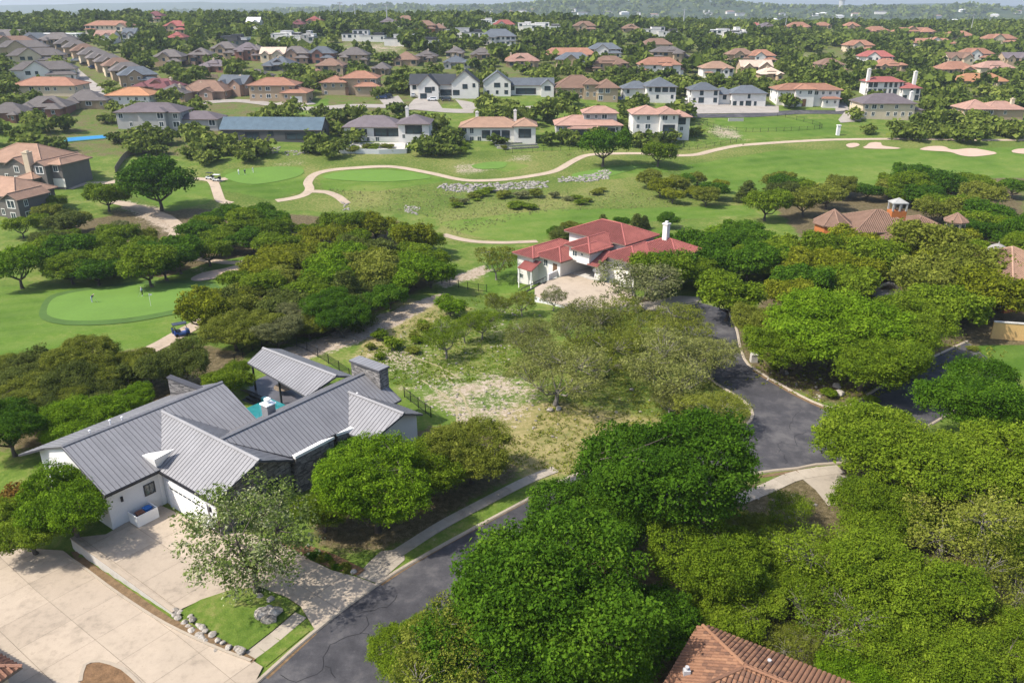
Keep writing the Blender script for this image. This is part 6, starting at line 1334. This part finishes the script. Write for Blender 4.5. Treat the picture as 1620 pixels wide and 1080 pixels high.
def person(P, rz, shirt, pants, label, bend=0.0, club=True, arms=.5):
    """one continuous skinned body, then materials by height along the body"""
    e = empty('person', P, rz); cb, sb = math.cos(bend), math.sin(bend)
    def tp(x, y, z): return (x+sb*(z-.95), y, .95+cb*(z-.95))        # bends at the hip
    V = [(0,0,.95), tp(0,0,1.2), tp(0,0,1.42), tp(.01,0,1.53), tp(.03,0,1.62), tp(.03,0,1.74),
         (.0,.1,.9), (.03,.13,.5), (0,.15,.08), (.14,.16,.04), (.0,-.1,.9), (.03,-.13,.5), (0,-.15,.08), (.14,-.16,.04),
         tp(0,.2,1.42), tp(.1*arms*2,.25,1.15), tp(.32*arms*2,.12,.98), tp(0,-.2,1.42), tp(.1*arms*2,-.25,1.15), tp(.32*arms*2,-.05,.98), tp(.38*arms*2,.08,.92), tp(.38*arms*2,-.01,.92)]
    E = [(0,1),(1,2),(2,3),(3,4),(4,5),(0,6),(6,7),(7,8),(8,9),(0,10),(10,11),(11,12),(12,13),(2,14),(14,15),(15,16),(16,20),(2,17),(17,18),(18,19),(19,21)]
    Rr = [.15,.155,.16,.055,.09,.085,.09,.065,.045,.04,.09,.065,.045,.04,.07,.05,.035,.07,.05,.035,.04,.04]
    me = bpy.data.meshes.new('body'); me.from_pydata(V, E, []); o = obj('body', me, e); md = o.modifiers.new('s', 'SKIN')
    for i, sv in enumerate(me.skin_vertices[0].data): sv.radius = (Rr[i], Rr[i]*(1.25 if i in (0, 1, 2) else 1)); sv.use_root = i == 0
    o.modifiers.new('u', 'SUBSURF').levels = 1
    dg = bpy.context.evaluated_depsgraph_get(); nm = bpy.data.meshes.new_from_object(o.evaluated_get(dg)); o.modifiers.clear(); o.data = nm; nm.materials.clear()
    for m_ in (M[pants], M[shirt], M['skin'], M['wcloth']): nm.materials.append(m_)
    VV = [Vector(v) for v in V]
    def near(c): return min(range(len(VV)), key=lambda i: (VV[i]-c).length)
    for p in nm.polygons:
        k = near(p.center); p.material_index = 0 if k in (0,6,7,10,11) else 3 if k in (5,8,9,12,13) else 2 if k in (3,4,16,19,20,21) else 1
    nm.shade_smooth()
    tag(e, label, 'person', 'golfers')
    if club:
        h_ = VV[20].lerp(VV[21], .5); m = MB(); m.tube([h_+Vector((-.05,0,.12)), h_, (h_.x+.45, h_.y, .03)], .012, 5); m.box(h_.x+.43, h_.x+.55, h_.y-.03, h_.y+.03, .0, .05); c = m.build('golf_club', M['rim'], None); c.location = P; c.rotation_euler = (0, 0, rz)
        tag(c, 'golf club held by the '+label.split(',')[0].replace('person ', 'golfer '), 'golf club', 'golf clubs')
    return e
up = Vector((0, 0, .1))
person(G(146,479)+up, .2, 'navy', 'lav', 'person in dark shirt and pale shorts, bending over a putt on the green', .75, True, .5)
person(G(226,469)+up, 3.4, 'lav', 'kcloth', 'person in pale shirt and dark shorts, standing near the flag', .1, True, .35)
person(G(378,277)+up, 1.0, 'wcloth', 'lav', 'person in white shirt, leftmost of three on the tee', .05, False, .1)
person(G(388,277)+up, 2.0, 'navy', 'kcloth', 'person in dark clothes, middle of three on the tee', .1, False, .1)
person(G(401,274)+up, 3.0, 'lav', 'wcloth', 'person in pale blue shirt, rightmost of three on the tee', .2, True, .4)
fg = empty('golf_flag', G(239,485)+up); tag(fg, 'thin white flagstick on the putting green', 'flag')
MB().tube([(0,0,0),(0,0,2.3)], .03, 6).build('pole', M['wcloth'], fg)
m = MB(); m.add([(0,0,2.3),(.5,.05,2.2),(.5,.08,1.95),(0,0,1.9),(0,.02,2.3),(.5,.07,2.2),(.5,.10,1.95),(0,.02,1.9)], [(0,1,2,3),(7,6,5,4)]); m.build('flag_cloth', M['wcloth'], fg)
ub = empty('utility_box', G(1192,572)); tag(ub, 'pale utility cabinet beside the cul-de-sac kerb', 'cabinet')
MB().box(-.45, .45, -.4, .4, 0, 1.1).build('body', M['white_conc'], ub); MB().prism([(-.5,-.45),(.5,-.45),(.5,.45),(-.5,.45)], 1.1, [1.16,1.16,1.26,1.26]).build('lid', M['white_conc'], ub)
# mailbox-like post and trash by the street
# ---------------------------------------------------------------- sport court, terraces, basin
M['courtblue'] = plain('blue_court', (.03,.19,.42), .8, .12); M['courtgreen'] = plain('green_court', (.07,.20,.16), .85, .12)
ct = sheet('sport_court', gpts([(92,227),(178,219),(178,213),(98,219)]), .2, M['courtgreen'], 6, label='green bordered blue sport court behind the apartments')
sheet('court_surface', gpts([(104,225),(168,219),(168,215),(108,219.5)]), .25, M['courtblue'], 6, parent=ct, kind=None)
def wall_line(pts, h, mat, label, t=.25, z0=-1.5):
    P = [G(*p) for p in pts]; e = empty('terrace_wall', (0, 0, 0)); tag(e, label, 'wall')
    for a, b in zip(P, P[1:]):
        d = (b-a).xy.normalized(); n = Vector((-d.y, d.x))*t/2; m = MB(); m.prism([tuple(a.xy-n), tuple(b.xy-n), tuple(b.xy+n), tuple(a.xy+n)], [a.z+z0, b.z+z0, b.z+z0, a.z+z0], [a.z+h, b.z+h, b.z+h, a.z+h]); m.build('section', mat, e)
wall_line([(526,243),(560,243),(600,244),(643,243),(646,232)], 1.6, M['stucco'], 'white wall along the terrace of the purple roofed house'); wall_line([(527,242),(536,230),(560,226)], 1.2, M['stucco'], 'white side wall of the purple roofed house terrace')
sheet('terrace', gpts([(540,241),(640,241),(642,228),(560,228)]), .5, M['white_conc'], 6, label='pale terrace below the purple roofed house')
for k, (y0, lb) in enumerate(((227,'upper'),(231,'middle'),(235,'lower'))): wall_line([(780+k*3,y0),(810,y0+1),(848+k*2,y0-1)], .6, M['limestone'], lb+' white stone terrace edge below the arched cream house', .5)
wall_line([(1152,192),(1176,192)], 1.2, M['white_conc'], 'concrete headwall of the grass basin culvert', .4)
mp_ = empty('gate_pillar', G(1325,214)); tag(mp_, 'white gate pillar beside the fairway', 'pillar'); MB().box(-.6, .6, -.6, .6, -.5, 3.6).build('shaft', M['stucco'], mp_); MB().box(-.75, .75, -.75, .75, 3.6, 3.9).build('cap', M['stucco'], mp_)
# ---------------------------------------------------------------- distant masts and water tower
def mast(px_, py_, top, label, w=.9):
    P = G(px_, py_); s = mpp(P); h = (py_-top)*s; e = empty('mast', P); tag(e, label, 'mast', 'tall masts on the horizon')
    m = MB(); m.tube([(0,0,-2),(0,0,h*.97)], [w, w*.5], 5); m.build('pole', M['rim'], e); MB().box(-w*3, w*3, -.3, .3, h*.9, h*.9+.6).build('crossarm', M['rim'], e)
mast(1534,58,24,'tall mast above the far right wood', .45); mast(1081,44,16,'thin mast before the central hills', .7); mast(540,38,5,'thin mast left on the horizon', .7); mast(613,40,8,'thin mast right of the first one on the horizon', .7); mast(1242,48,28,'short mast above the right wood', .5); mast(563,38,7,'thin mast between the two on the horizon', .7)
wt = empty('water_tower', G(1331, 12)); s_ = mpp(wt.location); tag(wt, 'pale grey water tower on the horizon', 'water tower')
r0 = 4.6*s_; m = MB(); m.lathe([(r0*.9,-10),(r0*.9,r0*2.2)], 20); m.build('column', M['white_conc'], wt); m = MB(); m.lathe([(r0*.95,r0*2.2),(r0*2.0,r0*3.4),(r0*2.2,r0*4.4),(r0*1.6,r0*5.4),(r0*.3,r0*5.9)], 24); m.build('tank', M['white_conc'], wt, True)
# ---------------------------------------------------------------- trees among the far houses, and the wooded hills beyond
NO = [LUSH[0], [(74,84),(100,84),(190,172),(150,172)], [(300,158),(860,158),(860,178),(300,180)], [(1040,158),(1240,162),(1240,188),(1040,186)], [(1100,180),(1340,185),(1340,225),(1100,235)], [(530,68),(640,66),(640,84),(540,86)], [(425,225),(525,225),(525,245),(425,245)], [(90,212),(185,210),(185,232),(90,232)], [(520,222),(650,222),(650,248),(520,248)], [(1600,232),(1100,300),(1100,232),(1620,214)], [(430,160),(520,150),(520,182),(430,188)], [(1255,84),(1330,86),(1330,100),(1260,100)]]
def template(seed, nc, per, leaf, fill=.25):
    V, t, _ = crown(seed, nc, per, leaf, .72, 'oak', fill, (.26, .42), asp=.95); return V, t
def forest(name, tm, X_, Y_, R_, label, base=-.05, tintk=.35):
    r = np.random.default_rng(len(X_)); Vs, Ts = [], []
    pick = r.integers(len(tm), size=len(X_)); Z_ = hz(X_, Y_)
    for k, (V, t) in enumerate(tm):
        i = np.nonzero(pick == k)[0]
        if not len(i): continue
        an = r.uniform(0, 6.283, len(i)); c, s = np.cos(an), np.sin(an); W_ = np.empty((len(i), *V.shape)); R = R_[i]
        W_[..., 0] = (V[None,...,0]*c[:,None,None]-V[None,...,1]*s[:,None,None])*R[:,None,None]+X_[i][:,None,None]
        W_[..., 1] = (V[None,...,0]*s[:,None,None]+V[None,...,1]*c[:,None,None])*R[:,None,None]+Y_[i][:,None,None]
        W_[..., 2] = (V[None,...,2]+.62)*R[:,None,None]*r.uniform(.85, 1.2, len(i))[:,None,None]+Z_[i][:,None,None]
        Vs.append(W_.reshape(-1, 4, 3)); Ts.append((t[None]+r.normal(0, tintk, (len(i), 1))*.6+.05).ravel())
    me = leaf_mesh(name, np.concatenate(Vs), np.clip(np.concatenate(Ts), 0, 1)); me.materials[0] = FOL['far']; o = obj(name, me); tag(o, label, kind='stuff'); return o
rf = np.random.default_rng(21)
n = 9500; y_ = np.sqrt(rf.uniform(265.**2, 1080.**2, n)); x_ = rf.uniform(-.80, .80, n)*y_; R_ = rf.uniform(3.0, 6.0, n); z_ = hz(x_, y_)
a, b, d = proj(np.stack([x_, y_, z_], -1)); at_, bt_, _ = proj(np.stack([x_, y_, z_+R_*1.45], -1)); cw = R_*F/d
ok = (a > -60) & (a < 1680)
for p in NO: ok &= ~inpoly(a, b, p)
for x0, x1, yt, yb, Py, Px, hw in HOUSES:
    if Py < 200: continue
    inside = (np.abs(x_-Px) < hw+3) & (y_ > Py-4) & (y_ < Py+17)
    front = (y_ < Py+5) & (a > x0-cw*.7) & (a < x1+cw*.7) & (bt_ < yb-(yb-yt)*.45) & (b > yt)
    ok &= ~(inside | (front & (rf.random(n) > .14)))
tx = np.array([t[0] for t in TREE_AT]); ty = np.array([t[1] for t in TREE_AT])
x_, y_, R_ = x_[ok], y_[ok], R_[ok]
# keep crowns from piling up
o_ = rf.permutation(len(x_)); x_, y_, R_ = x_[o_], y_[o_], R_[o_]; keep = []
cell = {}
for i in range(len(x_)):
    k = (int(x_[i]//8), int(y_[i]//8)); near_ = [j for dx in (-1,0,1) for dy in (-1,0,1) for j in cell.get((k[0]+dx, k[1]+dy), ())]
    if any((x_[i]-x_[j])**2+(y_[i]-y_[j])**2 < (.62*(R_[i]+R_[j]))**2 for j in near_): continue
    cell.setdefault(k, []).append(i); keep.append(i)
keep = np.array(keep); x_, y_, R_ = x_[keep], y_[keep], R_[keep]
ex = np.array(EXTRA); x_, y_, R_ = np.append(x_, ex[:,0]), np.append(y_, ex[:,1]), np.append(R_, ex[:,2])
nr = y_ < 420
forest('woodland', [template(201+i, 26, 12, .27) for i in range(4)], x_[nr], y_[nr], R_[nr], 'yard trees standing between the nearer rows of houses')
forest('woodland', [template(211+i, 14, 9, .38) for i in range(4)], x_[~nr], y_[~nr], R_[~nr], 'oak woodland covering the slopes between the far houses')
n = 8500; y_ = np.sqrt(rf.uniform(1080.**2, 4200.**2, n)); x_ = rf.uniform(-.78, .78, n)*y_
forest('far_woodland', [template(221+i, 6, 3, 1.0, 0) for i in range(4)], x_, y_, rf.uniform(4, 7, n)*(1+y_/6000), 'hazy woodland running to the horizon hills', tintk=.3)
# pale roofs and clearings on the far hills
for i in range(46):
    px_ = rf.uniform(380, 1620); py_ = rf.uniform(18, 36); P = G(px_, py_)
    if P.y < 1200: continue
    s = rf.uniform(8, 18); m = MB(); m.box(-s, s, -6, 6, -2, 7); V, Fc, Fs, _ = hip_roof(-s, s, -6, 6, 7.2, .35); e = empty('house', P, rf.uniform(-.4, .4)); m.build('wall', WM['white'], e); r = MB(); r.add(V, Fc); r.F += Fs; r.M += [0]*len(Fs); r.build('roof', RM[['white','pink','grey'][i % 3]], e)
    tag(e, 'tiny pale house on the distant hazy hills', 'house', 'houses on the distant hills')
# ---------------------------------------------------------------- haze
hm = bpy.data.materials.new('haze'); hm.use_nodes = True; hm.node_tree.nodes.clear()
ho = hm.node_tree.nodes.new('ShaderNodeOutputMaterial'); pv = hm.node_tree.nodes.new('ShaderNodeVolumePrincipled'); pv.inputs['Color'].default_value = (.74,.86,1.0,1); pv.inputs['Density'].default_value = 0.00012; pv.inputs['Anisotropy'].default_value = .2
hm.node_tree.links.new(pv.outputs[0], ho.inputs['Volume'])
hb = MB(); hb.box(-14000, 14000, -1500, 11000, -60, 220); tag(hb.build('haze', hm), 'pale blue haze in the air', kind='stuff')
